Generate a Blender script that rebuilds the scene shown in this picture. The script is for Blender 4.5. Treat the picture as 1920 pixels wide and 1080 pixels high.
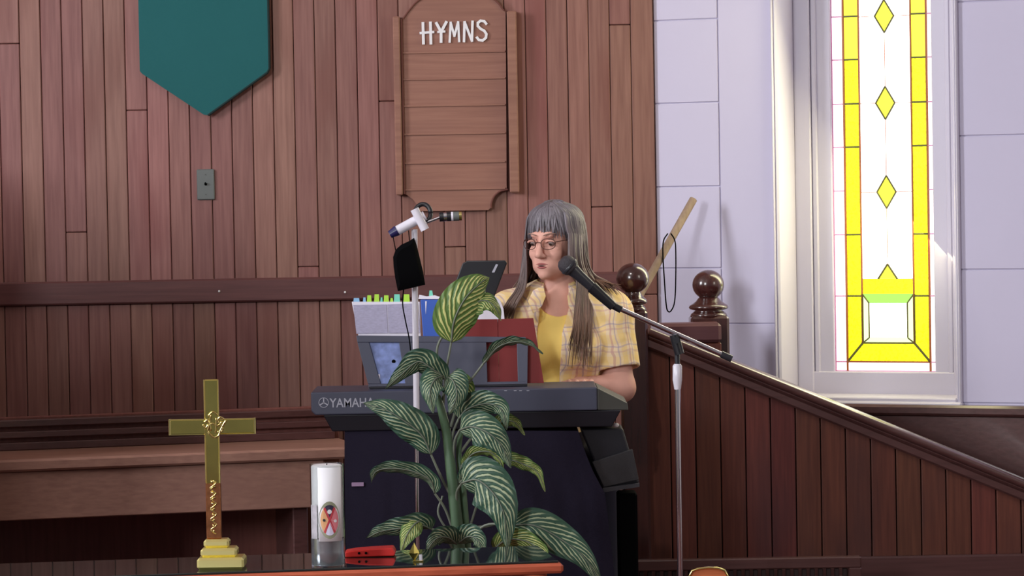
import bpy, math, random
import numpy as np
from mathutils import Vector, Matrix
random.seed(7)
rng = np.random.RandomState(7)
for o in list(bpy.data.objects): bpy.data.objects.remove(o)
scene = bpy.context.scene
COL = scene.collection

# ------------------------------------------------------------------ camera
FPX = 6000.0                       # focal length in pixels of a 1920 wide frame
CZ = 1.38                          # camera height above the chancel floor
PITCH = math.atan(190 / FPX); ROLL = math.radians(1.02)
fw = Vector((0, math.cos(PITCH), -math.sin(PITCH)))
r0 = Vector((1, 0, 0)); u0 = Vector((0, math.sin(PITCH), math.cos(PITCH)))
RT = r0 * math.cos(ROLL) - u0 * math.sin(ROLL)
UP = r0 * math.sin(ROLL) + u0 * math.cos(ROLL)
cam = bpy.data.cameras.new('camera'); co = bpy.data.objects.new('camera', cam); COL.objects.link(co)
co.matrix_world = Matrix(((RT.x, UP.x, -fw.x, 0), (RT.y, UP.y, -fw.y, 0), (RT.z, UP.z, -fw.z, CZ), (0, 0, 0, 1)))
cam.sensor_width = 36; cam.lens = FPX / 1920 * 36; cam.clip_end = 100
scene.camera = co
# ------------------------------------------------------------------ world, lights, exposure
W = bpy.data.worlds.new('daylight'); scene.world = W; W.use_nodes = True
W.node_tree.nodes['Background'].inputs[0].default_value = (0.86, 0.92, 1.0, 1)
W.node_tree.nodes['Background'].inputs[1].default_value = 0.20

def area(name, loc, target, sx, sy, power, color):
    l = bpy.data.lights.new(name, 'AREA'); l.shape = 'RECTANGLE'; l.size = sx; l.size_y = sy
    l.energy = power; l.color = color
    o = bpy.data.objects.new(name, l); COL.objects.link(o); o.location = loc
    o.rotation_euler = (Vector(target) - Vector(loc)).to_track_quat('-Z', 'Y').to_euler()
    return o
area('nave_window_light_left', (-6.2, 6.6, 3.1), (0, 10.6, 1.7), 1.1, 2.2, 300, (0.92, 0.94, 1.0))
area('nave_window_light_rear', (-5.0, -1.0, 3.4), (0, 10.6, 1.4), 1.1, 2.2, 400, (0.93, 0.96, 1.0))
area('nave_window_light_right', (6.0, 4.6, 3.0), (0.6, 10.4, 1.2), 1.0, 2.2, 50, (1.0, 0.93, 0.82))
# daylight entering through the stained glass window at the right
wl_ = area('stained_glass_daylight', (1.215, 10.60, 1.75), (0.2, 9.9, 1.2), 0.24, 1.6, 13, (1.0, 0.93, 0.52))
sp_ = bpy.data.lights.new('added_fill_spot', 'SPOT'); sp_.energy = 190; sp_.color = (1.0, 0.95, 0.9); sp_.spot_size = math.radians(13); sp_.spot_blend = 0.8; sp_.shadow_soft_size = 0.08  # unseen spot added as front fill on the woman
so_ = bpy.data.objects.new('added_fill_spot', sp_); COL.objects.link(so_); so_.location = (-0.9, 6.0, 4.6); so_.rotation_euler = (Vector((0.13, 9.95, 0.98)) - so_.location).to_track_quat('-Z', 'Y').to_euler()
scene.view_settings.view_transform = 'Standard'
scene.view_settings.look = 'None'
scene.view_settings.gamma = 1.0
scene.view_settings.use_curve_mapping = False
scene.view_settings.exposure = 0.0

# ------------------------------------------------------------------ helpers
def ray(px, py):
    return fw * FPX + RT * (px - 960) - UP * (py - 540)
def P(px, py, Y):
    d = ray(px, py); s = Y / d.y
    return Vector((d.x * s, Y, CZ + d.z * s))
def S(Y): return FPX / Y           # pixels per metre at depth Y

def lin(c):
    return tuple(((v / 255) / 12.92 if v / 255 <= 0.04045 else ((v / 255 + 0.055) / 1.055) ** 2.4) for v in c)

def mat(name, color, rough=0.6, metal=0.0, spec=0.5, bump=0.0, bscale=60, var=0.0, vscale=6, coat=0.0, srgb=True, stretch=(1, 1, 1), emis=None, estr=0):
    m = bpy.data.materials.new(name); m.use_nodes = True
    nt = m.node_tree; b = nt.nodes['Principled BSDF']
    c = lin(color) if srgb else color
    b.inputs['Base Color'].default_value = (*c, 1); b.inputs['Roughness'].default_value = rough
    b.inputs['Metallic'].default_value = metal; b.inputs['Specular IOR Level'].default_value = spec
    b.inputs['Coat Weight'].default_value = coat
    if emis: b.inputs['Emission Color'].default_value = (*emis, 1); b.inputs['Emission Strength'].default_value = estr
    if bump or var:
        tc = nt.nodes.new('ShaderNodeTexCoord'); mp = nt.nodes.new('ShaderNodeMapping')
        mp.inputs['Scale'].default_value = stretch; nt.links.new(tc.outputs['Object'], mp.inputs[0])
    if bump:
        n = nt.nodes.new('ShaderNodeTexNoise'); n.inputs['Scale'].default_value = bscale; nt.links.new(mp.outputs[0], n.inputs[0])
        bp = nt.nodes.new('ShaderNodeBump'); bp.inputs['Strength'].default_value = bump; bp.inputs['Distance'].default_value = 0.004
        nt.links.new(n.outputs[0], bp.inputs['Height']); nt.links.new(bp.outputs[0], b.inputs['Normal'])
    if var:
        n = nt.nodes.new('ShaderNodeTexNoise'); n.inputs['Scale'].default_value = vscale; n.inputs['Detail'].default_value = 4
        nt.links.new(mp.outputs[0], n.inputs[0])
        r = nt.nodes.new('ShaderNodeMapRange'); r.inputs[1].default_value = 0.3; r.inputs[2].default_value = 0.7
        r.inputs[3].default_value = 1 - var; r.inputs[4].default_value = 1 + var
        nt.links.new(n.outputs[0], r.inputs[0])
        h = nt.nodes.new('ShaderNodeHueSaturation'); h.inputs['Color'].default_value = (*c, 1)
        nt.links.new(r.outputs[0], h.inputs['Value']); nt.links.new(h.outputs[0], b.inputs['Base Color'])
    return m

def wood(name, dark, light, patch=None, rough=0.5, grain=1.0, objvar=0.14, spec=0.3, axis=2, coat=0.0, bump=0.15):
    m = bpy.data.materials.new(name); m.use_nodes = True; nt = m.node_tree; N = nt.nodes.new; L = nt.links.new
    b = nt.nodes['Principled BSDF']; b.inputs['Roughness'].default_value = rough; b.inputs['Specular IOR Level'].default_value = spec
    b.inputs['Coat Weight'].default_value = coat; b.inputs['Coat Roughness'].default_value = 0.15
    tc = N('ShaderNodeTexCoord'); oi = N('ShaderNodeObjectInfo'); ad = N('ShaderNodeVectorMath'); ad.operation = 'MULTIPLY_ADD'
    ad.inputs[1].default_value = (1, 1, 1)
    sc = N('ShaderNodeMath'); sc.operation = 'MULTIPLY'; sc.inputs[1].default_value = 37; L(oi.outputs['Random'], sc.inputs[0])
    L(tc.outputs['Object'], ad.inputs[0]); L(sc.outputs[0], ad.inputs[2])
    mp = N('ShaderNodeMapping'); s = [1.0, 1.0, 1.0]; s[axis] = 0.05; mp.inputs['Scale'].default_value = s; L(ad.outputs[0], mp.inputs[0])
    g = N('ShaderNodeTexNoise'); g.inputs['Scale'].default_value = 90; g.inputs['Detail'].default_value = 5; L(mp.outputs[0], g.inputs[0])
    r = N('ShaderNodeValToRGB'); r.color_ramp.elements[0].position = 0.5 - 0.22 / grain; r.color_ramp.elements[1].position = 0.5 + 0.22 / grain
    r.color_ramp.elements[0].color = (*lin(dark), 1); r.color_ramp.elements[1].color = (*lin(light), 1); L(g.outputs[0], r.inputs[0])
    n2 = N('ShaderNodeTexNoise'); n2.inputs['Scale'].default_value = 4.5; n2.inputs['Detail'].default_value = 2
    mp2 = N('ShaderNodeMapping'); s2 = [1.0, 1.0, 1.0]; s2[axis] = 0.35; mp2.inputs['Scale'].default_value = s2; L(ad.outputs[0], mp2.inputs[0]); L(mp2.outputs[0], n2.inputs[0])
    mr = N('ShaderNodeMapRange'); mr.inputs[1].default_value = 0.52; mr.inputs[2].default_value = 0.68; L(n2.outputs[0], mr.inputs[0]); mr.inputs[4].default_value = 0.6
    mx = N('ShaderNodeMix'); mx.data_type = 'RGBA'; L(mr.outputs[0], mx.inputs[0]); L(r.outputs[0], mx.inputs[6])
    mx.inputs[7].default_value = (*lin(patch or dark), 1)
    h = N('ShaderNodeHueSaturation'); L(mx.outputs[2], h.inputs['Color'])
    v = N('ShaderNodeMapRange'); L(oi.outputs['Random'], v.inputs[0]); v.inputs[3].default_value = 1 - objvar; v.inputs[4].default_value = 1 + objvar; L(v.outputs[0], h.inputs['Value'])
    m7 = N('ShaderNodeMath'); m7.operation = 'MULTIPLY'; m7.inputs[1].default_value = 7.31; L(oi.outputs['Random'], m7.inputs[0])
    fr = N('ShaderNodeMath'); fr.operation = 'FRACT'; L(m7.outputs[0], fr.inputs[0])
    hh = N('ShaderNodeMapRange'); L(fr.outputs[0], hh.inputs[0]); hh.inputs[3].default_value = 0.5 - objvar * .11; hh.inputs[4].default_value = 0.5 + objvar * .06; L(hh.outputs[0], h.inputs['Hue'])
    L(h.outputs[0], b.inputs['Base Color'])
    bp = N('ShaderNodeBump'); bp.inputs['Strength'].default_value = bump; bp.inputs['Distance'].default_value = 0.002; L(g.outputs[0], bp.inputs['Height']); L(bp.outputs[0], b.inputs['Normal'])
    return m

class MB:
    def __init__(s): s.v = []; s.f = []; s.mi = []; s.uv = None
    def add(s, vs, fs, mi=0):
        n = len(s.v); s.v += [tuple(v) for v in vs]; s.f += [tuple(i + n for i in f) for f in fs]; s.mi += [mi] * len(fs); return s
    def frame_box(s, c, ax, ay, az, hx, hy, hz, bev=0.0, mi=0):
        """box with chamfered edges; ax, ay, az are unit axes, hx.. half sizes"""
        c = Vector(c); b = min(bev, hx * .9, hy * .9, hz * .9)
        if b <= 0:
            vs = [c + ax * (hx * i) + ay * (hy * j) + az * (hz * k) for i in (-1, 1) for j in (-1, 1) for k in (-1, 1)]
            fs = [(0, 1, 3, 2), (4, 6, 7, 5), (0, 4, 5, 1), (2, 3, 7, 6), (0, 2, 6, 4), (1, 5, 7, 3)]
            return s.add(vs, fs, mi)
        vs = []; idx = {}
        for i in (-1, 1):
            for j in (-1, 1):
                for k in (-1, 1):
                    for a in range(3):
                        d = [hx - b, hy - b, hz - b]; d[a] += b
                        idx[(i, j, k, a)] = len(vs)
                        vs.append(c + ax * (d[0] * i) + ay * (d[1] * j) + az * (d[2] * k))
        fs = []
        I = lambda i, j, k, a: idx[(i, j, k, a)]
        for q in (-1, 1):
            fs.append([I(q, -1, -1, 0), I(q, 1, -1, 0), I(q, 1, 1, 0), I(q, -1, 1, 0)][::q])
            fs.append([I(-1, q, -1, 1), I(1, q, -1, 1), I(1, q, 1, 1), I(-1, q, 1, 1)][::-q])
            fs.append([I(-1, -1, q, 2), I(1, -1, q, 2), I(1, 1, q, 2), I(-1, 1, q, 2)][::q])
        for p in (-1, 1):
            for q in (-1, 1):
                fs.append([I(p, q, -1, 0), I(p, q, -1, 1), I(p, q, 1, 1), I(p, q, 1, 0)][::-p * q])
                fs.append([I(p, -1, q, 0), I(p, -1, q, 2), I(p, 1, q, 2), I(p, 1, q, 0)][::p * q])
                fs.append([I(-1, p, q, 1), I(-1, p, q, 2), I(1, p, q, 2), I(1, p, q, 1)][::-p * q])
                for r in (-1, 1):
                    fs.append([I(p, q, r, 0), I(p, q, r, 1), I(p, q, r, 2)][::p * q * r])
        return s.add(vs, fs, mi)
    def box(s, x0, x1, y0, y1, z0, z1, bev=0.0, mi=0):
        return s.frame_box(((x0 + x1) / 2, (y0 + y1) / 2, (z0 + z1) / 2), Vector((1, 0, 0)), Vector((0, 1, 0)), Vector((0, 0, 1)),
                           abs(x1 - x0) / 2, abs(y1 - y0) / 2, abs(z1 - z0) / 2, bev, mi)
    def bar(s, a, b, w, d, bev=0.0, up=Vector((0, 1, 0)), mi=0):
        """rectangular bar from a to b; w across, d along 'up'"""
        a = Vector(a); b = Vector(b); t = (b - a); L = t.length; t.normalize()
        e = up.cross(t).normalized(); u = t.cross(e).normalized()
        return s.frame_box((a + b) / 2, e, u, t, w / 2, d / 2, L / 2, bev, mi)
    def tube(s, pts, rad, n=12, cap=True, flat=1.0, mi=0):
        pts = [Vector(p) for p in pts]; m = len(pts)
        if not hasattr(rad, '__len__'): rad = [rad] * m
        vs = []; t0 = (pts[1] - pts[0]).normalized()
        ref = Vector((0, 0, 1)) if abs(t0.z) < .9 else Vector((0, 1, 0))
        e = t0.cross(ref).normalized()
        for i in range(m):
            t = (pts[min(i + 1, m - 1)] - pts[max(i - 1, 0)]).normalized()
            e = (e - t * e.dot(t)).normalized(); u = t.cross(e)
            for k in range(n):
                a = 2 * math.pi * k / n
                vs.append(pts[i] + e * (math.cos(a) * rad[i]) + u * (math.sin(a) * rad[i] * flat))
        fs = [(i * n + k, i * n + (k + 1) % n, (i + 1) * n + (k + 1) % n, (i + 1) * n + k) for i in range(m - 1) for k in range(n)]
        if cap: fs += [tuple(range(n))[::-1], tuple((m - 1) * n + k for k in range(n))]
        return s.add(vs, fs, mi)
    def lathe(s, c, prof, n=32, axis=Vector((0, 0, 1)), mi=0):
        """prof: (radius, height) list from bottom to top"""
        c = Vector(c); axis = Vector(axis).normalized()
        e = axis.cross(Vector((0, 1, 0)) if abs(axis.y) < .9 else Vector((1, 0, 0))).normalized(); u = axis.cross(e)
        vs = [c + axis * h + e * (math.cos(2 * math.pi * k / n) * r) + u * (math.sin(2 * math.pi * k / n) * r) for r, h in prof for k in range(n)]
        m = len(prof)
        fs = [(i * n + k, i * n + (k + 1) % n, (i + 1) * n + (k + 1) % n, (i + 1) * n + k) for i in range(m - 1) for k in range(n)]
        fs += [tuple(range(n))[::-1], tuple((m - 1) * n + k for k in range(n))]
        return s.add(vs, fs, mi)
    def prism(s, poly, d, mi=0):
        """poly: list of points (counter clockwise seen from the front), d: vector of the thickness away from the viewer"""
        poly = [Vector(p) for p in poly]; d = Vector(d); n = len(poly)
        vs = poly + [p + d for p in poly]
        fs = [tuple(range(n)), tuple(range(n, 2 * n))[::-1]] + [(i, i + n, (i + 1) % n + n, (i + 1) % n) for i in range(n)]
        return s.add(vs, fs, mi)
    def build(s, name, m, parent=None, smooth=False, bevel=0.0):
        me = bpy.data.meshes.new(name)
        off = Vector(parent['_w']) if parent is not None and '_w' in parent else Vector((0, 0, 0))
        org = Vector((0, 0, 0))
        vs = [(v[0] - off.x, v[1] - off.y, v[2] - off.z) for v in s.v]
        me.from_pydata(vs, [], s.f)
        ms = m if isinstance(m, (list, tuple)) else [m]
        for q in ms: me.materials.append(q)
        if len(ms) > 1: me.polygons.foreach_set('material_index', s.mi)
        if s.uv is not None:
            l = me.uv_layers.new(name='UVMap'); vi = np.empty(len(me.loops), dtype=np.int32); me.loops.foreach_get('vertex_index', vi)
            l.data.foreach_set('uv', np.array(s.uv, dtype=np.float32)[vi].ravel())
        me.update()
        if smooth: me.shade_smooth()
        o = bpy.data.objects.new(name, me); COL.objects.link(o)
        if parent is not None: o.parent = parent; o['_w'] = tuple(off)
        if smooth == 'auto': me.set_sharp_from_angle(angle=math.radians(38))
        if bevel:
            bm = o.modifiers.new('bevel', 'BEVEL'); bm.width = bevel; bm.segments = 2; bm.limit_method = 'ANGLE'
        return o

def tag(o, label, cat, group=None):
    o['label'] = label; o['category'] = cat
    if group: o['group'] = group
    return o
def thing(name, loc, label, cat, group=None):
    o = bpy.data.objects.new(name, None); COL.objects.link(o); o.location = loc; o['_w'] = tuple(loc)
    o.empty_display_size = 0.05
    return tag(o, label, cat, group)
def struct(o): o['kind'] = 'structure'; return o
def bez(p, n=12):
    """Catmull-Rom through p"""
    p = [Vector(q) for q in p]; q = [p[0] * 2 - p[1]] + p + [p[-1] * 2 - p[-2]]; out = []
    for i in range(1, len(q) - 2):
        for k in range(n):
            t = k / n; a, b, c, d = q[i - 1:i + 3]
            out.append(0.5 * ((2 * b) + (c - a) * t + (2 * a - 5 * b + 4 * c - d) * t * t + (3 * b - a - 3 * c + d) * t ** 3))
    out.append(p[-1]); return out
def text_mesh(s, height, bold=0.0):
    cu = bpy.data.curves.new('txt', 'FONT'); cu.body = s; cu.size = 1; cu.extrude = 0.0; cu.offset = bold; cu.resolution_u = 3
    o = bpy.data.objects.new('txt', cu); me = o.to_mesh()
    v = np.array([x.co[:] for x in me.vertices]); f = [tuple(p.vertices) for p in me.polygons]
    o.to_mesh_clear(); bpy.data.objects.remove(o); bpy.data.curves.remove(cu)
    v[:, :2] -= v[:, :2].min(0); v *= height / v[:, 1].max()
    return v, f

# ------------------------------------------------------------------ materials
M = {}
M['plank'] = wood('cedar_plank', (128, 88, 80), (150, 108, 98), patch=(118, 70, 62), rough=0.5, objvar=0.13)
M['plank_gap'] = mat('plank_groove', (112, 66, 58), 0.8)
M['rail'] = wood('chair_rail_wood', (96, 60, 60), (112, 72, 70), rough=0.45, axis=0)
M['darkwood'] = wood('stair_panel_wood', (86, 48, 40), (108, 62, 50), patch=(70, 44, 44), rough=0.45, objvar=0.16)
M['darktrim'] = wood('handrail_wood', (76, 48, 46), (92, 60, 58), rough=0.3, axis=0, spec=0.5, coat=0.6, objvar=0.03)
M['newel'] = wood('newel_wood', (58, 30, 28), (72, 38, 34), rough=0.22, spec=0.6, coat=0.6, objvar=0.03)
M['board'] = wood('hymn_board_wood', (140, 98, 84), (158, 114, 98), patch=(134, 94, 82), rough=0.5, axis=0, objvar=0.02)
M['pew'] = wood('pew_wood', (140, 102, 90), (160, 120, 104), rough=0.45, axis=0, objvar=0.04)
M['table'] = wood('table_wood', (168, 92, 58), (196, 112, 72), rough=0.3, axis=0, coat=0.4)
M['pole'] = wood('stick_wood', (140, 118, 102), (168, 146, 126), rough=0.5, objvar=0.02)
M['paint'] = mat('white_wall_paint', (209, 203, 226), 0.7, bump=0.08, bscale=30, var=0.02, vscale=2)
M['gap'] = mat('panel_joint', (200, 194, 216), 0.8)
M['casing'] = mat('window_casing_paint', (208, 203, 218), 0.35, spec=0.5)
M['green'] = mat('green_felt', (42, 96, 98), 0.95, spec=0.1, bump=0.2, bscale=250, var=0.04, vscale=3)
M['green_edge'] = mat('dark_green_binding', (18, 40, 40), 0.9)
M['white'] = mat('white_paint', (235, 232, 236), 0.5)
M['letter_back'] = mat('letter_backing', (92, 86, 100), 0.7)
M['brass'] = mat('polished_brass', (214, 198, 112), 0.14, metal=1.0, var=0.12, vscale=14)
M['brass_edge'] = mat('bright_brass', (244, 226, 150), 0.12, metal=1.0)
M['brass_step_glare'] = mat('brass_base_with_glare', (250, 238, 160), 0.38, metal=1.0)  # base colour raised for the blown-out reflection on the cross steps
M['amber_tone'] = mat('amber_reflection', (168, 112, 76), 0.32, metal=1.0, var=0.3, vscale=45)  # orange reflection on the lower upright, put into the colour
M['chrome'] = mat('chrome', (225, 222, 230), 0.12, metal=1.0)
M['whitemetal'] = mat('white_enamel_tube', (226, 222, 234), 0.25, spec=0.6)
M['blackplastic'] = mat('black_plastic', (26, 26, 32), 0.4, bump=0.05)
M['keybody'] = mat('charcoal_keyboard_body', (70, 72, 90), 0.45, var=0.03)
M['keydark'] = mat('black_keyboard_base', (28, 27, 36), 0.5)
M['keyend'] = mat('olive_grey_end_cap', (74, 74, 70), 0.5)
M['logo'] = mat('grey_lettering', (170, 170, 184), 0.5)
M['cloth'] = mat('black_cloth', (42, 38, 54), 0.95, spec=0.1, bump=0.3, bscale=200)
M['black'] = mat('matt_black', (9, 9, 11), 0.95, spec=0.05)
M['micblack'] = mat('microphone_black', (44, 44, 50), 0.35)
M['mesh'] = mat('microphone_grille', (58, 54, 60), 0.5, bump=0.8, bscale=500)
M['red'] = mat('red_folder', (112, 8, 12), 0.6, var=0.05)
M['redthing'] = mat('red_plastic', (205, 44, 40), 0.35)
M['paper'] = mat('paper', (226, 222, 236), 0.8)
M['print'] = mat('grey_print', (168, 164, 190), 0.8, var=0.1, vscale=90, stretch=(1, 1, 2.5))
M['bluebook'] = mat('blue_cover', (40, 84, 178), 0.5)
M['tabg'] = mat('lime_tab', (176, 226, 70), 0.6)
M['tabc'] = mat('aqua_tab', (120, 214, 190), 0.6)
M['tabb'] = mat('pale_blue_tab', (140, 190, 230), 0.6)
M['skin'] = mat('skin', (222, 168, 152), 0.55, spec=0.3, var=0.05, vscale=30)
M['lips'] = mat('lips', (160, 84, 84), 0.5)
M['eyew'] = mat('eye', (150, 130, 125), 0.3)
M['iris'] = mat('iris', (50, 36, 34), 0.2)
M['wire'] = mat('spectacle_wire', (86, 56, 52), 0.35, metal=0.6)
M['tee'] = mat('yellow_tshirt', (254, 222, 128), 0.9, spec=0.1, var=0.03, vscale=8)
M['trouser'] = mat('dark_trousers', (40, 40, 56), 0.9)
M['pot'] = mat('dark_green_pot', (34, 52, 46), 0.4)
M['soil'] = mat('soil', (50, 38, 30), 0.95, bump=0.5)
M['stem'] = mat('green_stem', (86, 112, 84), 0.45, var=0.12, vscale=30)
M['petiole'] = mat('pale_petiole', (112, 118, 104), 0.5, var=0.1, vscale=20)
M['switch'] = mat('grey_green_plate', (96, 100, 98), 0.5)
M['wax'] = mat('white_wax', (250, 247, 252), 0.45)
M['label'] = mat('white_label', (250, 249, 254), 0.5)
M['floor'] = mat('floor_carpet', (92, 46, 44), 0.95, bump=0.3, bscale=300)
M['plaster'] = mat('ceiling_plaster', (224, 220, 214), 0.85)
M['dark'] = mat('dark_recess', (40, 22, 22), 0.8)
M['pewback_shade'] = wood('pew_back_and_shade', (112, 66, 62), (128, 78, 72), rough=0.5, objvar=0.04)  # pew back tone, also standing in for the shade under the seat

# stained glass: the daylight behind the panes makes them give off light
def glassmat(name, col, e, srgb=False):
    return mat(name, tuple(v * .25 for v in col), 0.15, srgb=False, emis=col, estr=e, spec=0.5)
GL = {'w': glassmat('white_glass', (1.0, 0.99, 0.98), 4.5), 'y': glassmat('yellow_glass', (1.0, 0.96, 0.012), 1.5),
      'yp': glassmat('pale_yellow_glass', (1.0, 1.0, 0.06), 1.4), 'g': glassmat('green_glass', (0.36, 1.0, 0.12), 1.3),
      'gp': glassmat('pale_green_glass', (0.8, 1.0, 0.5), 1.5), 'p': glassmat('border_glass', (1.0, 0.97, 0.99), 2.4)}
# speckle in the yellow cathedral glass
for k in ('y',):
    nt = GL[k].node_tree; b = nt.nodes['Principled BSDF']; n = nt.nodes.new('ShaderNodeTexNoise'); n.inputs['Scale'].default_value = 110; n.inputs['Detail'].default_value = 3
    tc = nt.nodes.new('ShaderNodeTexCoord'); nt.links.new(tc.outputs['Object'], n.inputs[0]); r = nt.nodes.new('ShaderNodeValToRGB')
    r.color_ramp.elements[0].position = .36; r.color_ramp.elements[0].color = (0.55, 0.54, 0.008, 1); r.color_ramp.elements[1].position = .5; r.color_ramp.elements[1].color = (1, 0.98, 0.018, 1)
    nt.links.new(n.outputs[0], r.inputs[0]); nt.links.new(r.outputs[0], b.inputs['Emission Color'])
M['lead_pink'] = mat('glare_pink_lead', (226, 150, 190), 0.5)  # pink is the overexposed look of the cames, put into the colour
M['lead_brown'] = mat('rusty_lead', (176, 96, 40), 0.5)
M['lead_dark'] = mat('olive_lead', (96, 92, 30), 0.5)

# clear glass
def clear(name, tint=(0.93, 0.97, 0.96), rough=0.02):
    m = bpy.data.materials.new(name); m.use_nodes = True; nt = m.node_tree; b = nt.nodes['Principled BSDF']
    b.inputs['Base Color'].default_value = (*tint, 1); b.inputs['Transmission Weight'].default_value = 1; b.inputs['Roughness'].default_value = rough; b.inputs['IOR'].default_value = 1.45
    return m
M['glass'] = clear('clear_glass')
M['tableglass'] = mat('dark_table_glass', (34, 44, 44), 0.04, spec=0.9, coat=0.5)

# plaid shirt
def plaid():
    m = bpy.data.materials.new('plaid_cotton'); m.use_nodes = True; nt = m.node_tree; N = nt.nodes.new; L = nt.links.new
    b = nt.nodes['Principled BSDF']; b.inputs['Roughness'].default_value = 0.85; b.inputs['Specular IOR Level'].default_value = 0.15
    tc = N('ShaderNodeTexCoord'); sp = N('ShaderNodeSeparateXYZ')
    nz = N('ShaderNodeTexNoise'); nz.inputs['Scale'].default_value = 9; L(tc.outputs['Object'], nz.inputs[0])
    vm = N('ShaderNodeVectorMath'); vm.operation = 'MULTIPLY_ADD'; L(nz.outputs[1], vm.inputs[0]); vm.inputs[1].default_value = (.05, .05, .05); L(tc.outputs['Object'], vm.inputs[2]); L(vm.outputs[0], sp.inputs[0])
    def stripe(sock, period, duty, ph=0.0):
        a = N('ShaderNodeMath'); a.operation = 'MULTIPLY_ADD'; a.inputs[1].default_value = 1 / period; a.inputs[2].default_value = ph + 50; L(sock, a.inputs[0])
        f = N('ShaderNodeMath'); f.operation = 'FRACT'; L(a.outputs[0], f.inputs[0])
        c = N('ShaderNodeMath'); c.operation = 'LESS_THAN'; c.inputs[1].default_value = duty; L(f.outputs[0], c.inputs[0]); return c.outputs[0]
    def mix(prev, fac, col, amt):
        f = N('ShaderNodeMath'); f.operation = 'MULTIPLY'; f.inputs[1].default_value = amt; L(fac, f.inputs[0])
        x = N('ShaderNodeMix'); x.data_type = 'RGBA'; L(f.outputs[0], x.inputs[0]); L(prev, x.inputs[6]); x.inputs[7].default_value = (*lin(col), 1); return x.outputs[2]
    base = N('ShaderNodeRGB'); base.outputs[0].default_value = (*lin((246, 222, 186)), 1); c = base.outputs[0]
    ax = N('ShaderNodeMath'); ax.operation = 'ADD'; L(sp.outputs[0], ax.inputs[0]); 
    hy = N('ShaderNodeMath'); hy.operation = 'MULTIPLY'; hy.inputs[1].default_value = 0.6; L(sp.outputs[1], hy.inputs[0]); L(hy.outputs[0], ax.inputs[1])
    X = ax.outputs[0]; Z = sp.outputs[2]
    c = mix(c, stripe(X, .062, .38), (246, 210, 124), .55); c = mix(c, stripe(Z, .062, .38, .2), (246, 210, 124), .38)
    c = mix(c, stripe(X, .062, .10, .45), (204, 154, 150), .6); c = mix(c, stripe(Z, .062, .09, .62), (206, 160, 160), .4)
    c = mix(c, stripe(X, .062, .07, .2), (160, 146, 180), .5); c = mix(c, stripe(Z, .062, .07, .38), (160, 146, 180), .45)
    L(c, b.inputs['Base Color'])
    n = N('ShaderNodeTexNoise'); n.inputs['Scale'].default_value = 14; L(tc.outputs['Object'], n.inputs[0])
    bp = N('ShaderNodeBump'); bp.inputs['Strength'].default_value = 0.5; bp.inputs['Distance'].default_value = 0.03; L(n.outputs[0], bp.inputs['Height']); L(bp.outputs[0], b.inputs['Normal'])
    return m
M['plaid'] = plaid()

# hair: grey at the crown, brown towards the tips, strand streaks
def hairmat():
    m = bpy.data.materials.new('grey_brown_hair'); m.use_nodes = True; nt = m.node_tree; N = nt.nodes.new; L = nt.links.new
    b = nt.nodes['Principled BSDF']; b.inputs['Roughness'].default_value = 0.45; b.inputs['Specular IOR Level'].default_value = 0.45
    tc = N('ShaderNodeTexCoord'); at = N('ShaderNodeUVMap'); sp = N('ShaderNodeSeparateXYZ'); L(at.outputs[0], sp.inputs[0])
    r = N('ShaderNodeValToRGB'); e = r.color_ramp.elements; e[0].position = 0.28; e[0].color = (*lin((118, 112, 120)), 1); e[1].position = 0.85; e[1].color = (*lin((122, 92, 74)), 1)
    L(sp.outputs[1], r.inputs[0])
    n = N('ShaderNodeTexWhiteNoise'); n.noise_dimensions = '1D'; L(sp.outputs[0], n.inputs[1])
    mr = N('ShaderNodeMapRange'); L(n.outputs[0], mr.inputs[0]); mr.inputs[3].default_value = 0.45; mr.inputs[4].default_value = 1.3
    h = N('ShaderNodeHueSaturation'); L(r.outputs[0], h.inputs['Color']); L(mr.outputs[0], h.inputs['Value']); L(h.outputs[0], b.inputs['Base Color'])
    return m
M['hair'] = hairmat()

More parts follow.
